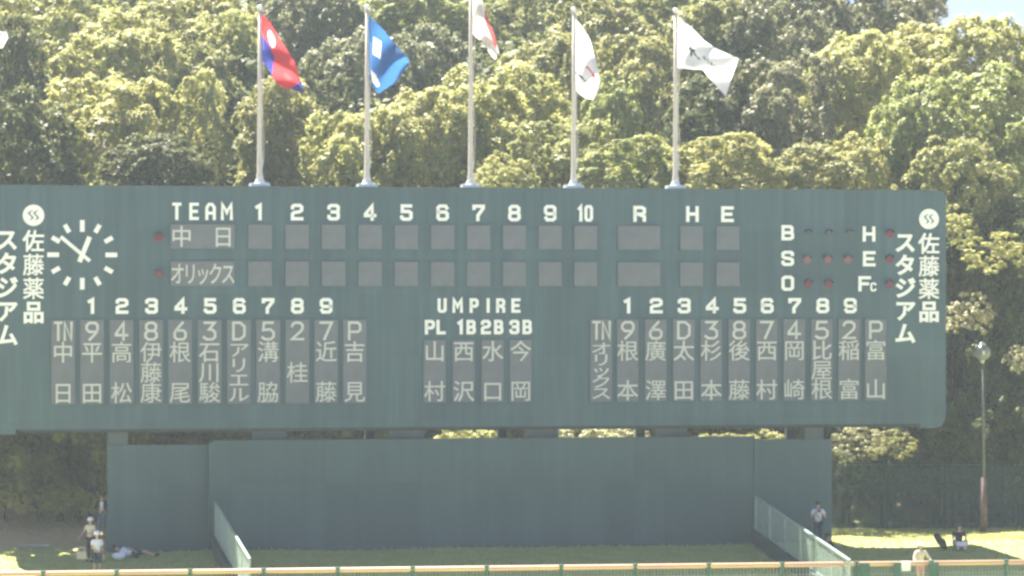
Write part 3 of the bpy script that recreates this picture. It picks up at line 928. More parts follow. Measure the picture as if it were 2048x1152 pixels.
def tree(px, py, rx, ry, Y, tint, label, pool=None, name='broadleaf_tree', group='trees on the wooded hillside behind the scoreboard', rot=None, trunk=True, back=0.0):
    pool = pool or CROWNS
    q = random.Random(int(px * 7 + py * 13))
    c = W(px, py, Y); s = Y / F
    if 'tree' in name and pool is CROWNS and py < 780: py += ry * .22; ry *= 1.3; rx *= 1.06
    c = W(px, py, Y)
    RX, RZ = rx * s, ry * s
    g = ground_z(c.x, Y)
    if back: g = ground_z(c.x, Y + back)
    root = empty(name, (c.x, Y + back, g), 0, label=label, cat='tree' if 'tree' in name else 'shrub', group=group)
    i = q.randrange(len(pool))
    me = crown_for(pool, i, tint)
    cr = add('crown' if 'tree' in name else 'foliage', me, None, root, loc=(0, -back, c.z - g))
    cr.scale = (RX, min(RX, RZ) * 1.0, RZ)
    cr.rotation_euler = (0, 0, q.uniform(0, 6.28) if rot is None else rot)
    if rx / ry > 1.35 or ry / rx > 1.35: cr.scale = (RX, RX if rx < ry else RX * .6, RZ); cr.rotation_euler = (0, 0, q.choice((0, math.pi)))
    if trunk:
        h = max(.6, c.z - g - RZ * .35)
        r_ = .10 if pool is SPARSE else max(.08, min(.19, .02 * h + .03))
        m, top = trunk_mesh(r_, h, RX, RZ, int(px))
        if back:
            e = Vector((0, -back, c.z - g))
            m.tube([top - Vector((0, 0, .3)), top.lerp(e, .45) + Vector((0, 0, .5)), e + Vector((0, .3, .1)), e + Vector((.2, -.5, -.2))], [r_ * .8, r_ * .6, r_ * .4, r_ * .15], n=7)
            limbs(m, e, r_ * .6, RX, RZ, q)
        else: limbs(m, top, r_, RX, RZ, q)
        build(m, 'trunk' if 'tree' in name else 'stem', M['bark'], root, smooth=True)
    return root
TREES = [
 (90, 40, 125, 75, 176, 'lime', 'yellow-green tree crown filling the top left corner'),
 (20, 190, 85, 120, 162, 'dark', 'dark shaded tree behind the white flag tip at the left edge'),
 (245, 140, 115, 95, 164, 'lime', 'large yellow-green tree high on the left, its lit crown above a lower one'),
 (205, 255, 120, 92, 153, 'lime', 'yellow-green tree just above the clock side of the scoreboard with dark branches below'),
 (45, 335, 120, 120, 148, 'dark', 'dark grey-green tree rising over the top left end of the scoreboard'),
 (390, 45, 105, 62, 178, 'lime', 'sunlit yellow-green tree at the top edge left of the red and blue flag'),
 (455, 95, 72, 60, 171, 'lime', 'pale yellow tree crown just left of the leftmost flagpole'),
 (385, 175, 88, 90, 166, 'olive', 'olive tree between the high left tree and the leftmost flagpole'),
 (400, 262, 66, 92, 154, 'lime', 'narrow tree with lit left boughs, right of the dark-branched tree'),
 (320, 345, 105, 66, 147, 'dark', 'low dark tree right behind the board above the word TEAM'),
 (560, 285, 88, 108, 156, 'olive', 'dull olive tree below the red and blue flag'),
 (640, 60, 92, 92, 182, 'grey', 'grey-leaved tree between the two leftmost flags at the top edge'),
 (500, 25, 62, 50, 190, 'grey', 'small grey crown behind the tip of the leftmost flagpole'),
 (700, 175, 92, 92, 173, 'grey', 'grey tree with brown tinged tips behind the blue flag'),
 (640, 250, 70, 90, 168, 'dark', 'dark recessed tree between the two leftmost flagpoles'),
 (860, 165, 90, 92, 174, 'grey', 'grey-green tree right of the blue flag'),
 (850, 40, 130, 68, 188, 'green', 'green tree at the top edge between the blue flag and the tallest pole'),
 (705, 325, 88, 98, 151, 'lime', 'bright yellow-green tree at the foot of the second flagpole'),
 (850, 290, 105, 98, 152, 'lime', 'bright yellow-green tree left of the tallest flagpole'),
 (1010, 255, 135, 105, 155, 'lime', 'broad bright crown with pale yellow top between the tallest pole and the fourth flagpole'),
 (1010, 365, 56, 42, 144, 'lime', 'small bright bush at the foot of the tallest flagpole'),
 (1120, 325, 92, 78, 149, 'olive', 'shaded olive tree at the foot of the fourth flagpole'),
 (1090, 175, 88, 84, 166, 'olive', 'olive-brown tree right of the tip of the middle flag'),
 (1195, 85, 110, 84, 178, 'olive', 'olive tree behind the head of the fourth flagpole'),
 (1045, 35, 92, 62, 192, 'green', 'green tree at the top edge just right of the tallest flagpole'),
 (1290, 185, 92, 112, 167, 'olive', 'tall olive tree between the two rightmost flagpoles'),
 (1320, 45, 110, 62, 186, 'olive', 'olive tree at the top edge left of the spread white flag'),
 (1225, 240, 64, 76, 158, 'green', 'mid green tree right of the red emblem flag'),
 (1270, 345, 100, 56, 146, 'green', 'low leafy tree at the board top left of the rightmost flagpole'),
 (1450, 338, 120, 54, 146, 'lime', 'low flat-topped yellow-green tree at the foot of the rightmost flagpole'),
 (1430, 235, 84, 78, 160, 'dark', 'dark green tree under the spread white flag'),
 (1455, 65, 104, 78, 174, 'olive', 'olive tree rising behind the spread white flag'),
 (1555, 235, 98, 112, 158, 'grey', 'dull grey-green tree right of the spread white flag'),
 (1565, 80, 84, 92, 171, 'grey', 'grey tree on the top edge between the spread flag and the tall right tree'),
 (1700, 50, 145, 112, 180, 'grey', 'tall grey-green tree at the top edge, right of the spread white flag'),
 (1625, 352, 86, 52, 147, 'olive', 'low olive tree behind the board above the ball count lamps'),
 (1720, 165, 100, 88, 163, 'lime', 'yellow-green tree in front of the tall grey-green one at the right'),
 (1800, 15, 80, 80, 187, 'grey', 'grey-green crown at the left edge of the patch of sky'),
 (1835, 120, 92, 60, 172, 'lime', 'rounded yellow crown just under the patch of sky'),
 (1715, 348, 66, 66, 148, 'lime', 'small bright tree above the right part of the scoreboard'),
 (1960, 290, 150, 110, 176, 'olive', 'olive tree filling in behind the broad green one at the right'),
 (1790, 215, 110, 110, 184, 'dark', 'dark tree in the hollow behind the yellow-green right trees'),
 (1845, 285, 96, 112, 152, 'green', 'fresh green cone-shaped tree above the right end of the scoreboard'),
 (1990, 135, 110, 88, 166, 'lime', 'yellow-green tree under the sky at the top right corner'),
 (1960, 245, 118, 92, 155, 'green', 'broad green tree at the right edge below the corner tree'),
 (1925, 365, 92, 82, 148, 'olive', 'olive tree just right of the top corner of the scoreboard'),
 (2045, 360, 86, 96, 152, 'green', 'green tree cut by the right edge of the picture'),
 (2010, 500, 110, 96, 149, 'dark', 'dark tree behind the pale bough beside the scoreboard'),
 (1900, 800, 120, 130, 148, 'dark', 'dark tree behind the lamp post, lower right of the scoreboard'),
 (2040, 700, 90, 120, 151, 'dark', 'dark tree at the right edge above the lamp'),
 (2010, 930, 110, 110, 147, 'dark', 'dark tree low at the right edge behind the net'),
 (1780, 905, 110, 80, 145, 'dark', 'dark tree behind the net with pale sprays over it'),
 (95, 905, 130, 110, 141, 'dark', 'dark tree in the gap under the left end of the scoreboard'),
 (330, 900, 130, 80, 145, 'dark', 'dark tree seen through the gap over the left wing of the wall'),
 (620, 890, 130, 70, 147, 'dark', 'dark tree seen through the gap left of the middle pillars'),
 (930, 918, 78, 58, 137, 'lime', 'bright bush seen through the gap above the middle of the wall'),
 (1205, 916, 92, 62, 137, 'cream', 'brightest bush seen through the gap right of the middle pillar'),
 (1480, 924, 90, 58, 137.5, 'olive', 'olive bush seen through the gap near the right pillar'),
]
for t in TREES: tree(*t)
tree(1938, 640, 62, 50, 139, 'cream', 'pale sunlit bough tree hanging beside the lower right end of the scoreboard', pool=SPARSE, back=5)
tree(1900, 468, 58, 54, 141, 'lime', 'thin leafed tree right beside the stadium name on the scoreboard', pool=SPARSE, back=4)
tree(1995, 520, 82, 50, 142, 'lime', 'yellow-green branch tree reaching in from the right edge above the lamp', pool=SPARSE, back=4)
tree(1712, 892, 62, 40, 138.5, 'cream', 'thin tree with pale sprays just right of the last pillar', pool=SPARSE, back=5)
tree(1790, 900, 50, 36, 139.0, 'olive', 'faint sprays of a thin tree over the net, right of the pale ones', pool=SPARSE, back=4.5)
tree(2040, 730, 38, 36, 140.5, 'cream', 'small pale spray tree right of the lamp', pool=SPARSE, back=4)
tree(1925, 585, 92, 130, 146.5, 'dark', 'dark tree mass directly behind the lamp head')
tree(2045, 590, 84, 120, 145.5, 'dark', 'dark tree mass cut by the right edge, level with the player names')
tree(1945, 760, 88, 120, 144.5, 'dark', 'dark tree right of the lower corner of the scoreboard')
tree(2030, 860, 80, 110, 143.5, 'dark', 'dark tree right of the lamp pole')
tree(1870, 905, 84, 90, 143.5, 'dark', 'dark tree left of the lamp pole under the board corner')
for px_, py_, rx_, lb_ in ((1700, 985, 60, 'low dark bush behind the net nearest the wall'), (1790, 975, 66, 'low dark bush behind the net under the pale sprays'),
                          (1880, 985, 66, 'low dark bush behind the net left of the lamp base'), (1960, 960, 70, 'low dark bush behind the net at the lamp base'),
                          (2040, 975, 66, 'low dark bush behind the net at the right edge')):
    tree(px_, py_, rx_, 88, 142.6, 'dark', lb_, pool=SHRUB, name='dark_shrub', group='dark bushes behind the net fence')
for px_, py_, lb_ in ((1930, 880, 'tall dark bush filling the space left of the lamp pole'), (2010, 850, 'tall dark bush filling the space right of the lamp pole')):
    tree(px_, py_, 80, 80, 143.0, 'dark', lb_, pool=SHRUB, name='dark_shrub', group='dark bushes behind the net fence')
# shading trees behind the left half of the board
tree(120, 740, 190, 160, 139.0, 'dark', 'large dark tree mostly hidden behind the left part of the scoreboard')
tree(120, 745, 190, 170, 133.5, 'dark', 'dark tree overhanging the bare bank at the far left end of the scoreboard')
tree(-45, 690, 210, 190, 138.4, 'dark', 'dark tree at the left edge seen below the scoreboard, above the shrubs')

# undergrowth that fills the hillside between the trees
def undergrowth():
    r = random.Random(3)
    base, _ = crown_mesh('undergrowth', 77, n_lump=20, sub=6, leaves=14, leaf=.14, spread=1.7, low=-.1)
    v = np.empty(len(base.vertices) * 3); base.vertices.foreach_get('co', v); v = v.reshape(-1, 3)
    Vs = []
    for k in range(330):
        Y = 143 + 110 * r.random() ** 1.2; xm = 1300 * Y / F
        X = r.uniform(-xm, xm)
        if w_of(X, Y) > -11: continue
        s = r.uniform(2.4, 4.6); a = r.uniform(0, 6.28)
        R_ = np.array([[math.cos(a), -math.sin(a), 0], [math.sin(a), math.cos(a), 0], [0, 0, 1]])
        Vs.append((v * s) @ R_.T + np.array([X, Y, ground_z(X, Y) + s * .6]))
    V = np.concatenate(Vs); N = len(V) // 4
    me = bpy.data.meshes.new('undergrowth')
    me.vertices.add(N * 4); me.vertices.foreach_set('co', V.ravel())
    me.loops.add(N * 4); me.loops.foreach_set('vertex_index', np.arange(N * 4, dtype=np.int32))
    me.polygons.add(N); me.polygons.foreach_set('loop_start', np.arange(0, N * 4, 4, dtype=np.int32))
    me.update()
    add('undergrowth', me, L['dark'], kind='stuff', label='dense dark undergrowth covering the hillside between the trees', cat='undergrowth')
undergrowth()

# hedge and bank at the lower left
def shrub(px, py, rx, ry, Y, tint, label, group): return tree(px, py, rx, ry, Y, tint, label, pool=SHRUB, name='hedge_shrub', group=group)
for px, rx, lb in ((10, 62, 'clipped green shrub at the left edge above the bare bank'), (80, 60, 'middle green shrub of the row above the bare bank'), (150, 52, 'green shrub nearest the standing people above the bare bank')):
    shrub(px, 1014, rx, 40, 133.2, 'lime', lb, 'row of shrubs above the bare bank')
mb = MB()
p = W(190, 1050, 133.6)
g = ground_z(p.x, p.y)
tr = empty('leaning_tree', (p.x, p.y, g), 0, label='bare brown trunk beside the left end of the wall', cat='tree')
mb.tube([(0, 0, -.2), (.02, 0, 1.5), (-.1, .1, 3.2), (.05, .2, 5.2)], [.30, .22, .19, .15], n=10)
mb.tube([(-.1, .1, 3.2), (-.9, .3, 4.6), (-1.3, .4, 5.6)], [.12, .08, .05], n=7)
build(mb, 'trunk', M['bark'], tr, smooth=True)
cr = add('crown', crown_for(CROWNS, 1, 'dark'), None, tr, loc=(.1, .6, 6.4)); cr.scale = (2.6, 2.0, 1.7)
mb = MB(); mb.box(-.6, .6, -.12, .12, 0, .07)
p = W(68, 1091, 129.3); build(mb, 'plank', M['plank'], None, loc=(p.x, p.y, ground_z(p.x, p.y) + .02), label='pale plank lying on the grass at the lower left', cat='plank')
bpy.data.objects['plank'].rotation_euler = (0, 0, .1)

# ------------------------------------------------------------------ net fence at the right
NET_Y = 141.0
nx0, nx1 = W(1660, 1000, NET_Y).x, W(2130, 1000, NET_Y).x
NET = empty('net_fence', (nx0, NET_Y, 2.33), 0, label='dark green windbreak net fence behind the grass at the right', cat='fence')
def net_mat():
    m = mat('green_net', (.022, .042, .038), rough=.9, var=.15, scale=1.2)
    n = m.node_tree; b = n.nodes['Principled BSDF']; out = n.nodes['Material Output']
    tc = n.nodes.new('ShaderNodeTexCoord'); no = n.nodes.new('ShaderNodeTexNoise'); no.inputs['Scale'].default_value = 1.1; no.inputs['Detail'].default_value = 6
    n.links.new(tc.outputs['Object'], no.inputs['Vector'])
    mr = n.nodes.new('ShaderNodeMapRange'); mr.inputs['From Min'].default_value = .35; mr.inputs['From Max'].default_value = .7; mr.inputs['To Min'].default_value = .25; mr.inputs['To Max'].default_value = .45
    n.links.new(no.outputs['Fac'], mr.inputs['Value'])
    tr_ = n.nodes.new('ShaderNodeBsdfTransparent'); ms = n.nodes.new('ShaderNodeMixShader')
    n.links.new(mr.outputs['Result'], ms.inputs[0]); n.links.new(b.outputs[0], ms.inputs[1]); n.links.new(tr_.outputs[0], ms.inputs[2]); n.links.new(ms.outputs[0], out.inputs[0])
    return m
NL = nx1 - nx0; NH = 2.75
M['net'] = net_mat()
k = 0
while k * 2.4 < NL:
    a, b = k * 2.4, min(NL, k * 2.4 + 2.4)
    m = MB()
    n = 12
    vs, fs = [], []
    for j in range(9):
        for i in range(n + 1):
            t = i / n
            vs.append((a + (b - a) * t, .06 * math.sin(t * math.pi) * math.sin(j * .8 + k), .05 + (NH - .1) * j / 8 - (.05 * math.sin(t * math.pi) if j == 8 else 0)))
    for j in range(8):
        for i in range(n): fs.append((j * (n + 1) + i, j * (n + 1) + i + 1, (j + 1) * (n + 1) + i + 1, (j + 1) * (n + 1) + i))
    m.faces(vs, fs); build(m, 'net_panel', M['net'], NET, smooth=True)
    m = MB(); m.tube([(a, .06, -.2), (a, .06, NH + .03)], .035, n=8); build(m, 'post', M['visor'], NET)
    k += 1
m = MB(); m.tube([(0, .03, NH), (NL, .03, NH)], .02, n=6); build(m, 'top_wire', M['visor'], NET)

# lamp post
LY = 139.2
lp = W(1967, 1046, LY)
LAMP = empty('lamp_post', (lp.x, LY, ground_z(lp.x, LY)), 0, label='tall lamp post with round white head and reddish base before the dark trees', cat='lamp post')
g = LAMP.location.z
zt = W(1963, 705, LY).z - g
m = MB(); m.tube([(.0, 0, -.1), (.02, 0, 1.0), (.02, 0, 2.25)], [.17, .13, .10], n=12); build(m, 'base_sleeve', M['rust'], LAMP, smooth=True)
m = MB(); m.tube([(.02, 0, 2.2), (-.02, 0, zt - .38)], [.055, .04], n=10); build(m, 'pole', M['pole_grey'], LAMP, smooth=True)
m = MB(); m.tube([(-.05, 0, zt - .45), (-.05, 0, zt - .28), (-.05, 0, zt - .2)], [.07, .12, .16], n=14); build(m, 'collar', M['steel'], LAMP)
def globe_mat():
    m = mat('globe', (.24, .26, .25), rough=.2, var=.03)
    m.node_tree.nodes['Principled BSDF'].inputs['Transmission Weight'].default_value = .35
    return m
hd_ = MB(); hd_.ball((-.05, 0, zt), .34, n=20, m=14, sz=1.0); hd = build(hd_, 'globe', globe_mat(), LAMP, smooth=True)
m = MB(); m.tube([(-.05, 0, zt + .30), (-.05, 0, zt + .38), (-.05, 0, zt + .43)], [.15, .12, .03], n=14); build(m, 'cap', M['lamp_white'], LAMP)
m = MB(); m.tube([(-.05, -.36, zt - .08), (-.05, -.36, zt + .08)], .05, n=8); build(m, 'bulb_shield', M['lamp_white'], LAMP)

# ------------------------------------------------------------------ people
def skin_mesh(name, verts, edges, radii, root=0, level=1):
    me = bpy.data.meshes.new(name)
    me.from_pydata([tuple(v) for v in verts], edges, [])
    o = bpy.data.objects.new('tmp', me); C.objects.link(o)
    o.modifiers.new('skin', 'SKIN')
    if not me.skin_vertices: me.attributes  # layer is made by the modifier below
    if not me.skin_vertices:
        bpy.context.view_layer.objects.active = o
        bpy.ops.mesh.customdata_skin_add()
    for i, r in enumerate(radii):
        sv_ = me.skin_vertices[0].data[i]; sv_.radius = (r, r) if not isinstance(r, tuple) else r; sv_.use_root = (i == root)
    sb = o.modifiers.new('sub', 'SUBSURF'); sb.levels = level; sb.render_levels = level
    dg = bpy.context.evaluated_depsgraph_get()
    out = bpy.data.meshes.new_from_object(o.evaluated_get(dg)); out.name = name
    bpy.data.objects.remove(o); bpy.data.meshes.remove(me)
    out.materials.clear()
    out.polygons.foreach_set('use_smooth', [True] * len(out.polygons))
    return out

STAND = dict(pelvis=(0, 0, .93), waist=(0, 0, 1.10), chest=(0, 0, 1.30), neck=(0, 0, 1.46), chin=(0, -.01, 1.53), head=(0, -.015, 1.61), crown=(0, 0, 1.69),
             shl=(-.17, 0, 1.38), ell=(-.22, .02, 1.10), wrl=(-.22, -.06, .86), shr=(.17, 0, 1.38), elr=(.22, .02, 1.10), wrr=(.22, -.06, .86),
             hil=(-.09, 0, .88), knl=(-.10, -.02, .49), anl=(-.10, .02, .08), tol=(-.11, -.14, .04),
             hir=(.09, 0, .88), knr=(.10, -.02, .49), anr=(.10, .02, .08), tor=(.11, -.14, .04))
SIT = dict(pelvis=(0, 0, .13), waist=(0, .02, .30), chest=(0, .01, .50), neck=(0, -.03, .66), chin=(0, -.05, .73), head=(0, -.06, .81), crown=(0, -.05, .89),
           shl=(-.17, -.01, .58), ell=(-.25, -.12, .34), wrl=(-.14, -.32, .30), shr=(.17, -.01, .58), elr=(.25, -.12, .34), wrr=(.14, -.32, .30),
           hil=(-.10, -.02, .12), knl=(-.26, -.36, .30), anl=(-.13, -.60, .08), tol=(-.12, -.74, .05),
           hir=(.10, -.02, .12), knr=(.26, -.36, .30), anr=(.13, -.60, .08), tor=(.12, -.74, .05))
RAD = dict(pelvis=.12, waist=.105, chest=.125, neck=.048, chin=.06, head=.088, crown=.062, sh=.056, el=.038, wr=.024, hi=.082, kn=.054, an=.036, to=.034)
def rad(k): return RAD.get(k) or RAD[k[:2]]
def person(px, Y, label, pose=STAND, mods=None, h=1.72, face=0.0, top='c_white', top_sleeve=True, long_sleeve=False, legs='c_navy', leg_len='long', hat=None, hair=True, shoes='c_black', lift=0.0, group='people around the foot of the wall'):
    P = {k: Vector(v) for k, v in pose.items()}
    for k, v in (mods or {}).items(): P[k] = Vector(v)
    X = (px - 1024) / F * Y
    root = empty('person', (X, Y, ground_z(X, Y) + lift), face, label=label, cat='person', group=group)
    sc_ = h / 1.75
    root.scale = (sc_, sc_, sc_)
    names = list(P)
    idx = {k: i for i, k in enumerate(names)}
    vs = [P[k] for k in names]; rs = [rad(k) for k in names]
    E_ = [('pelvis', 'waist'), ('waist', 'chest'), ('chest', 'neck'), ('neck', 'chin'), ('chin', 'head'), ('head', 'crown')]
    for s in 'lr':
        E_ += [('chest', 'sh' + s), ('sh' + s, 'el' + s), ('el' + s, 'wr' + s), ('pelvis', 'hi' + s), ('hi' + s, 'kn' + s), ('kn' + s, 'an' + s), ('an' + s, 'to' + s)]
    ed = [(idx[a], idx[b]) for a, b in E_]
    for s in (-1, 1):
        sfx = 'l' if s < 0 else 'r'
        w, e = P['wr' + sfx], P['el' + sfx]
        d = (w - e).normalized()
        side = d.cross(Vector((0, 0, 1)))
        side = side.normalized() if side.length > .2 else Vector((0, 1, 0))
        nrm = side.cross(d)
        palm = w + d * .075; wi = idx['wr' + sfx]
        vs.append(palm); rs.append(.026); pi = len(vs) - 1; ed.append((wi, pi))
        for q, (off, ln) in enumerate(((-.03, .065), (-.01, .08), (.012, .075), (.032, .055))):
            k1 = palm + side * off + d * .035; k2 = k1 + d * ln * .6 - nrm * .012; k3 = k2 + d * ln * .4 - nrm * .022
            b0 = len(vs); vs += [k1, k2, k3]; rs += [.0095, .0085, .007]; ed += [(pi, b0), (b0, b0 + 1), (b0 + 1, b0 + 2)]
        t1_ = w + d * .035 + side * -.035; t2_ = t1_ + d * .035 + side * -.02
        b0 = len(vs); vs += [t1_, t2_]; rs += [.011, .008]; ed += [(wi, b0), (b0, b0 + 1)]
    add('body', skin_mesh('body', vs, ed, rs, root=idx['pelvis']), M['skin'], root)
    def sub(name, keys, edges, grow, material, trims=None):
        ii = {k: i for i, k in enumerate(keys)}
        pts = [P[k] if k in P else trims[k][0] for k in keys]
        rr2 = [(rad(k) if k in P else trims[k][1]) + grow for k in keys]
        return add(name, skin_mesh(name, pts, [(ii[a], ii[b]) for a, b in edges], rr2), M[material], root)
    tr = {}
    for s in 'lr':
        sh, el, wr = P['sh' + s], P['el' + s], P['wr' + s]
        tr['slv' + s] = (sh.lerp(el, .62), .048); tr['cuf' + s] = (el.lerp(wr, .92), .028)
        kn, an, hi = P['kn' + s], P['an' + s], P['hi' + s]
        tr['sho' + s] = (hi.lerp(kn, .9), .064); tr['hem' + s] = (kn.lerp(an, .93), .042)
    tr['coll'] = (P['chest'].lerp(P['neck'], .55), .066)
    tr['hemt'] = (P['pelvis'].lerp(P['waist'], .1), .125)
    k = ['chest', 'waist', 'hemt', 'coll', 'shl', 'shr']; e = [('chest', 'waist'), ('waist', 'hemt'), ('chest', 'coll'), ('chest', 'shl'), ('chest', 'shr')]
    for s in 'lr':
        if long_sleeve: k += ['el' + s, 'cuf' + s]; e += [('sh' + s, 'el' + s), ('el' + s, 'cuf' + s)]
        else: k += ['slv' + s]; e += [('sh' + s, 'slv' + s)]
    sub('jacket' if top in ('c_black',) and long_sleeve else 'shirt', k, e, .022, top, tr)
    k = ['pelvis', 'hil', 'hir']; e = [('pelvis', 'hil'), ('pelvis', 'hir')]
    for s in 'lr':
        if leg_len == 'long': k += ['kn' + s, 'hem' + s]; e += [('hi' + s, 'kn' + s), ('kn' + s, 'hem' + s)]
        else: k += ['sho' + s]; e += [('hi' + s, 'sho' + s)]
    sub('trousers' if leg_len == 'long' else 'shorts', k, e, .016, legs, tr)
    for s in 'lr':
        a, t = P['an' + s], P['to' + s]
        add('shoe', skin_mesh('shoe', [a - Vector((0, 0, .03)), a.lerp(t, .5) - Vector((0, 0, .005)), t + (t - a).normalized() * .04], [(0, 1), (1, 2)], [.048, .046, .036]), M[shoes], root)
    hd = P['head']; cr_ = P['crown']; up = (cr_ - P['chin']).normalized(); fw = Vector((0, -1, 0)); fw = (fw - up * fw.dot(up)).normalized(); sd_ = up.cross(fw)
    if hair:
        m = MB(); m.ball(tuple(hd + up * .035 - fw * .022), .108, n=14, m=9, sz=1.0); build(m, 'hair', M['hair'], root, smooth=True)
    if hat:
        m = MB(); m.ball(tuple(hd + up * .055 - fw * .005), .118, n=16, m=9, sz=.82); 
        b = hd + up * .055
        vs2 = []
        for i in range(9):
            t = math.pi * (i / 8)
            vs2.append(b + sd_ * math.cos(t) * .095 + fw * (.06 + math.sin(t) * .15) - up * .01)
        vs2 += [v - up * .012 for v in vs2]
        m.faces(vs2, [tuple(range(9)), tuple(range(17, 8, -1))] + [(i, i + 9, i + 10, i + 1) for i in range(8)])
        build(m, 'cap', M[hat], root, smooth=True)
    # face: nose, eyes, mouth, ears
    m = MB(); m.ball(tuple(hd + fw * .095 - up * .012), .017, n=8, m=6, sz=1.5); build(m, 'nose', M['skin'], root, smooth=True)
    for s in (-1, 1):
        m = MB(); m.ball(tuple(hd + fw * .083 + sd_ * .032 * s + up * .012), .011, n=8, m=6, sz=.6); build(m, 'eye', M['hair'], root, smooth=True)
        m = MB(); m.ball(tuple(hd + sd_ * .088 * s - up * .005), .024, n=8, m=6, sx=.5, sz=1.3); build(m, 'ear', M['skin'], root, smooth=True)
    m = MB(); m.ball(tuple(hd + fw * .082 - up * .052), .022, n=8, m=5, sz=.25, sy=.5); build(m, 'mouth', M['c_pink'], root, smooth=True)
    return root, P

r1, P1 = person(204, 130.3, 'person in an open black jacket over a white shirt standing by the wall corner', h=1.76, top='c_black', long_sleeve=True, legs='c_denim',
   mods=dict(ell=(-.25, -.08, 1.12), wrl=(-.08, -.26, 1.16), elr=(.25, -.06, 1.11), wrr=(.12, -.26, 1.10)), lift=.05)
m = MB(); m.box(-.06, .07, -.172, -.135, 1.04, 1.42); build(m, 'shirt_front', M['c_white'], r1)
person(181, 126.3, 'person in a white cap and cream top left of the other capped one', h=1.68, top='c_cream', legs='c_black', hat='c_white',
   mods=dict(ell=(-.24, -.14, 1.16), wrl=(-.22, -.36, 1.02), elr=(.24, -.08, 1.12), wrr=(.16, -.3, 1.14)), face=-.5)
person(194, 123.3, 'person in a white cap and white shirt with dark shorts, before the two others', h=1.75, top='c_white', legs='c_navy', leg_len='short', hat='c_white',
   mods=dict(ell=(-.22, -.10, 1.12), wrl=(-.10, -.28, 1.04)), face=.5)
m = MB(); m.box(-.17, .17, -.07, .07, 0, .27); m.box(-.13, -.10, -.02, .02, .27, .42); m.box(.10, .13, -.02, .02, .27, .42); m.bar((-.115, 0, .42), (.115, 0, .42), .03, .03)
p = W(163, 1118, 124.6); build(m, 'tote_bag', M['c_cream'], None, loc=p, label='pale tote bag held beside the two capped people', cat='bag')
# lying person: head to the left, knees drawn up
LIE = dict(pelvis=(.0, 0, .13), waist=(-.18, 0, .15), chest=(-.40, 0, .20), neck=(-.56, -.01, .27), chin=(-.62, -.03, .31), head=(-.69, -.03, .35), crown=(-.76, -.02, .40),
           shl=(-.44, -.17, .16), ell=(-.56, -.30, .05), wrl=(-.74, -.22, .12), shr=(-.44, .15, .30), elr=(-.22, .06, .34), wrr=(-.02, -.12, .28),
           hil=(.05, -.09, .12), knl=(.40, -.14, .26), anl=(.78, -.12, .07), tol=(.86, -.16, .14),
           hir=(.05, .09, .14), knr=(.42, .06, .20), anr=(.82, .06, .07), tor=(.92, .05, .15))
person(268, 127.6, 'person in a white shirt and navy shorts lying on the grass by the left wall', pose=LIE, h=1.8, top='c_white', legs='c_navy', leg_len='short')
m = MB(); m.ball((0, 0, .14), .2, n=14, m=8, sz=.7, sx=1.3); p = W(240, 1112, 127.2)
build(m, 'duffel_bag', M['c_white'], None, loc=(p.x, p.y, ground_z(p.x, p.y)), smooth=True, label='crumpled white bag on the grass at the head of the lying person', cat='bag')
bpy.data.objects['duffel_bag'].location.y -= .35
r5, P5 = person(1636, 131.9, 'person in a white t-shirt holding a camera by the right wall wing', h=1.84, top='c_white', legs='c_navy',
   mods=dict(ell=(-.27, -.14, 1.14), wrl=(-.08, -.30, 1.34), elr=(.27, -.14, 1.14), wrr=(.08, -.30, 1.34)))
cm_ = empty('camera_body', r5.location + Vector((0, -.40, 1.46)), 0, label='small black camera held up by the person in the white t-shirt', cat='camera')
m = MB(); m.box(-.07, .07, -.04, .04, -.045, .05); build(m, 'housing', M['c_black'], cm_)
m = MB(); m.tube([(0, -.035, 0), (0, -.14, 0)], [.035, .04], n=12); build(m, 'objective', M['visor'], cm_)
m = MB(); m.bar((-.15, -.16, 1.38), (.12, -.17, .98), .07, .02); build(m, 'shoulder_strap', M['c_black'], r5)
person(1655, 130.2, 'person in black seated with one knee raised beside the right ramp fence', pose=SIT, h=1.72, top='c_black', long_sleeve=True, legs='c_grey', shoes='c_grey', face=.7,
   mods=dict(knr=(.16, -.34, .44), anr=(.12, -.50, .08), tor=(.13, -.66, .05)))
person(1918, 132.6, 'long haired person in black top and pink skirt seated on grass', pose=SIT, h=1.9, top='c_black', legs='c_pink', leg_len='short', shoes='c_white')
o = bpy.data.objects[-1] if False else None
m = MB(); m.ball((0, 0, 0), .12, n=12, m=8, sz=1.9, sy=.8); p = W(1918, 1062, 132.72)
build(m, 'hair_fall', M['hair'], [q for q in bpy.data.objects if q.get('label', '').startswith('long haired')][0], loc=(0, .07, .72), smooth=True)
m = MB(); m.box(-.2, .2, -.2, .1, 0, .16)
pp = [q for q in bpy.data.objects if q.get('label', '').startswith('long haired')][0].location
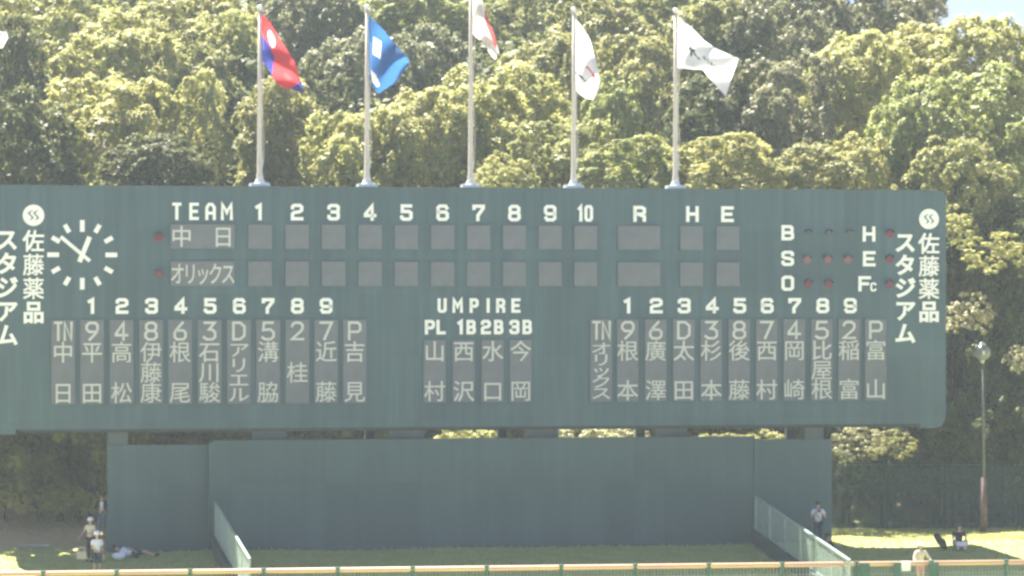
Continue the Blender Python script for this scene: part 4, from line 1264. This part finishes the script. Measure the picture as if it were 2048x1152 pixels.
build(m, 'folded_towel', M['c_white'], None, loc=(pp.x, pp.y - .62, pp.z + .14), label='white towel folded on the lap of the person in the pink skirt', cat='towel')
m = MB(); m.ball((0, 0, 0), .15, n=12, m=9, sz=2.6, sx=1.0, sy=.8)
p = W(1881, 1076, 132.4); q_ = build(m, 'body_of_bag', M['c_black'], None, smooth=True)
bg_ = empty('backpack', (p.x, p.y, ground_z(p.x, p.y) + .32), 0, label='black elongated backpack leaning left of the person in the pink skirt', cat='bag')
bg_.rotation_euler = (0, math.radians(-38), 0); q_.parent = bg_; q_.name = 'pack'
m = MB(); m.tube([(.1, -.1, .3), (.2, -.16, .1), (.1, -.1, -.2)], .018, n=6); build(m, 'strap', M['visor'], bg_)
person(1841, 124.4, 'person in a white cap and pale shirt right behind the outfield fence', h=1.72, top='c_cream', legs='c_pink', leg_len='short', hat='c_white', long_sleeve=True,
   mods=dict(ell=(-.30, -.10, 1.12), wrl=(-.30, -.30, .98), elr=(.32, -.06, 1.14), wrr=(.34, -.26, .96)), face=.3)
m = MB(); m.box(-.16, .16, -.02, .02, -.24, .0); m.box(-.16, .16, -.1, -.06, -.3, .0); m.box(-.16, .16, -.1, .02, .0, .03)
fl = FENCE.matrix_basis @ Vector((FU(1811), 0, 0)); build(m, 'hung_towel', M['c_white'], None, loc=(fl.x, fl.y - .08, ftop + .04), label='white towel hung over the rail of the outfield fence', cat='towel')

# ------------------------------------------------------------------ haze volume added to lift the blacks, like veiling glare in the lens
hz = MB(); hz.box(-424, 424, -44, 704, -1.2, 46)
hm = bpy.data.materials.new('haze'); hm.use_nodes = True
hn = hm.node_tree; hn.nodes.remove(hn.nodes['Principled BSDF'])
pv = hn.nodes.new('ShaderNodeVolumePrincipled')
pv.inputs['Color'].default_value = (.80, .93, 1, 1); pv.inputs['Density'].default_value = HAZE_DENSITY; pv.inputs['Anisotropy'].default_value = .3
hn.links.new(pv.outputs[0], hn.nodes['Material Output'].inputs['Volume'])
build(hz, 'haze', hm, None, kind='stuff', label='thin pale haze added over the field and wood in place of lens veil', cat='haze')
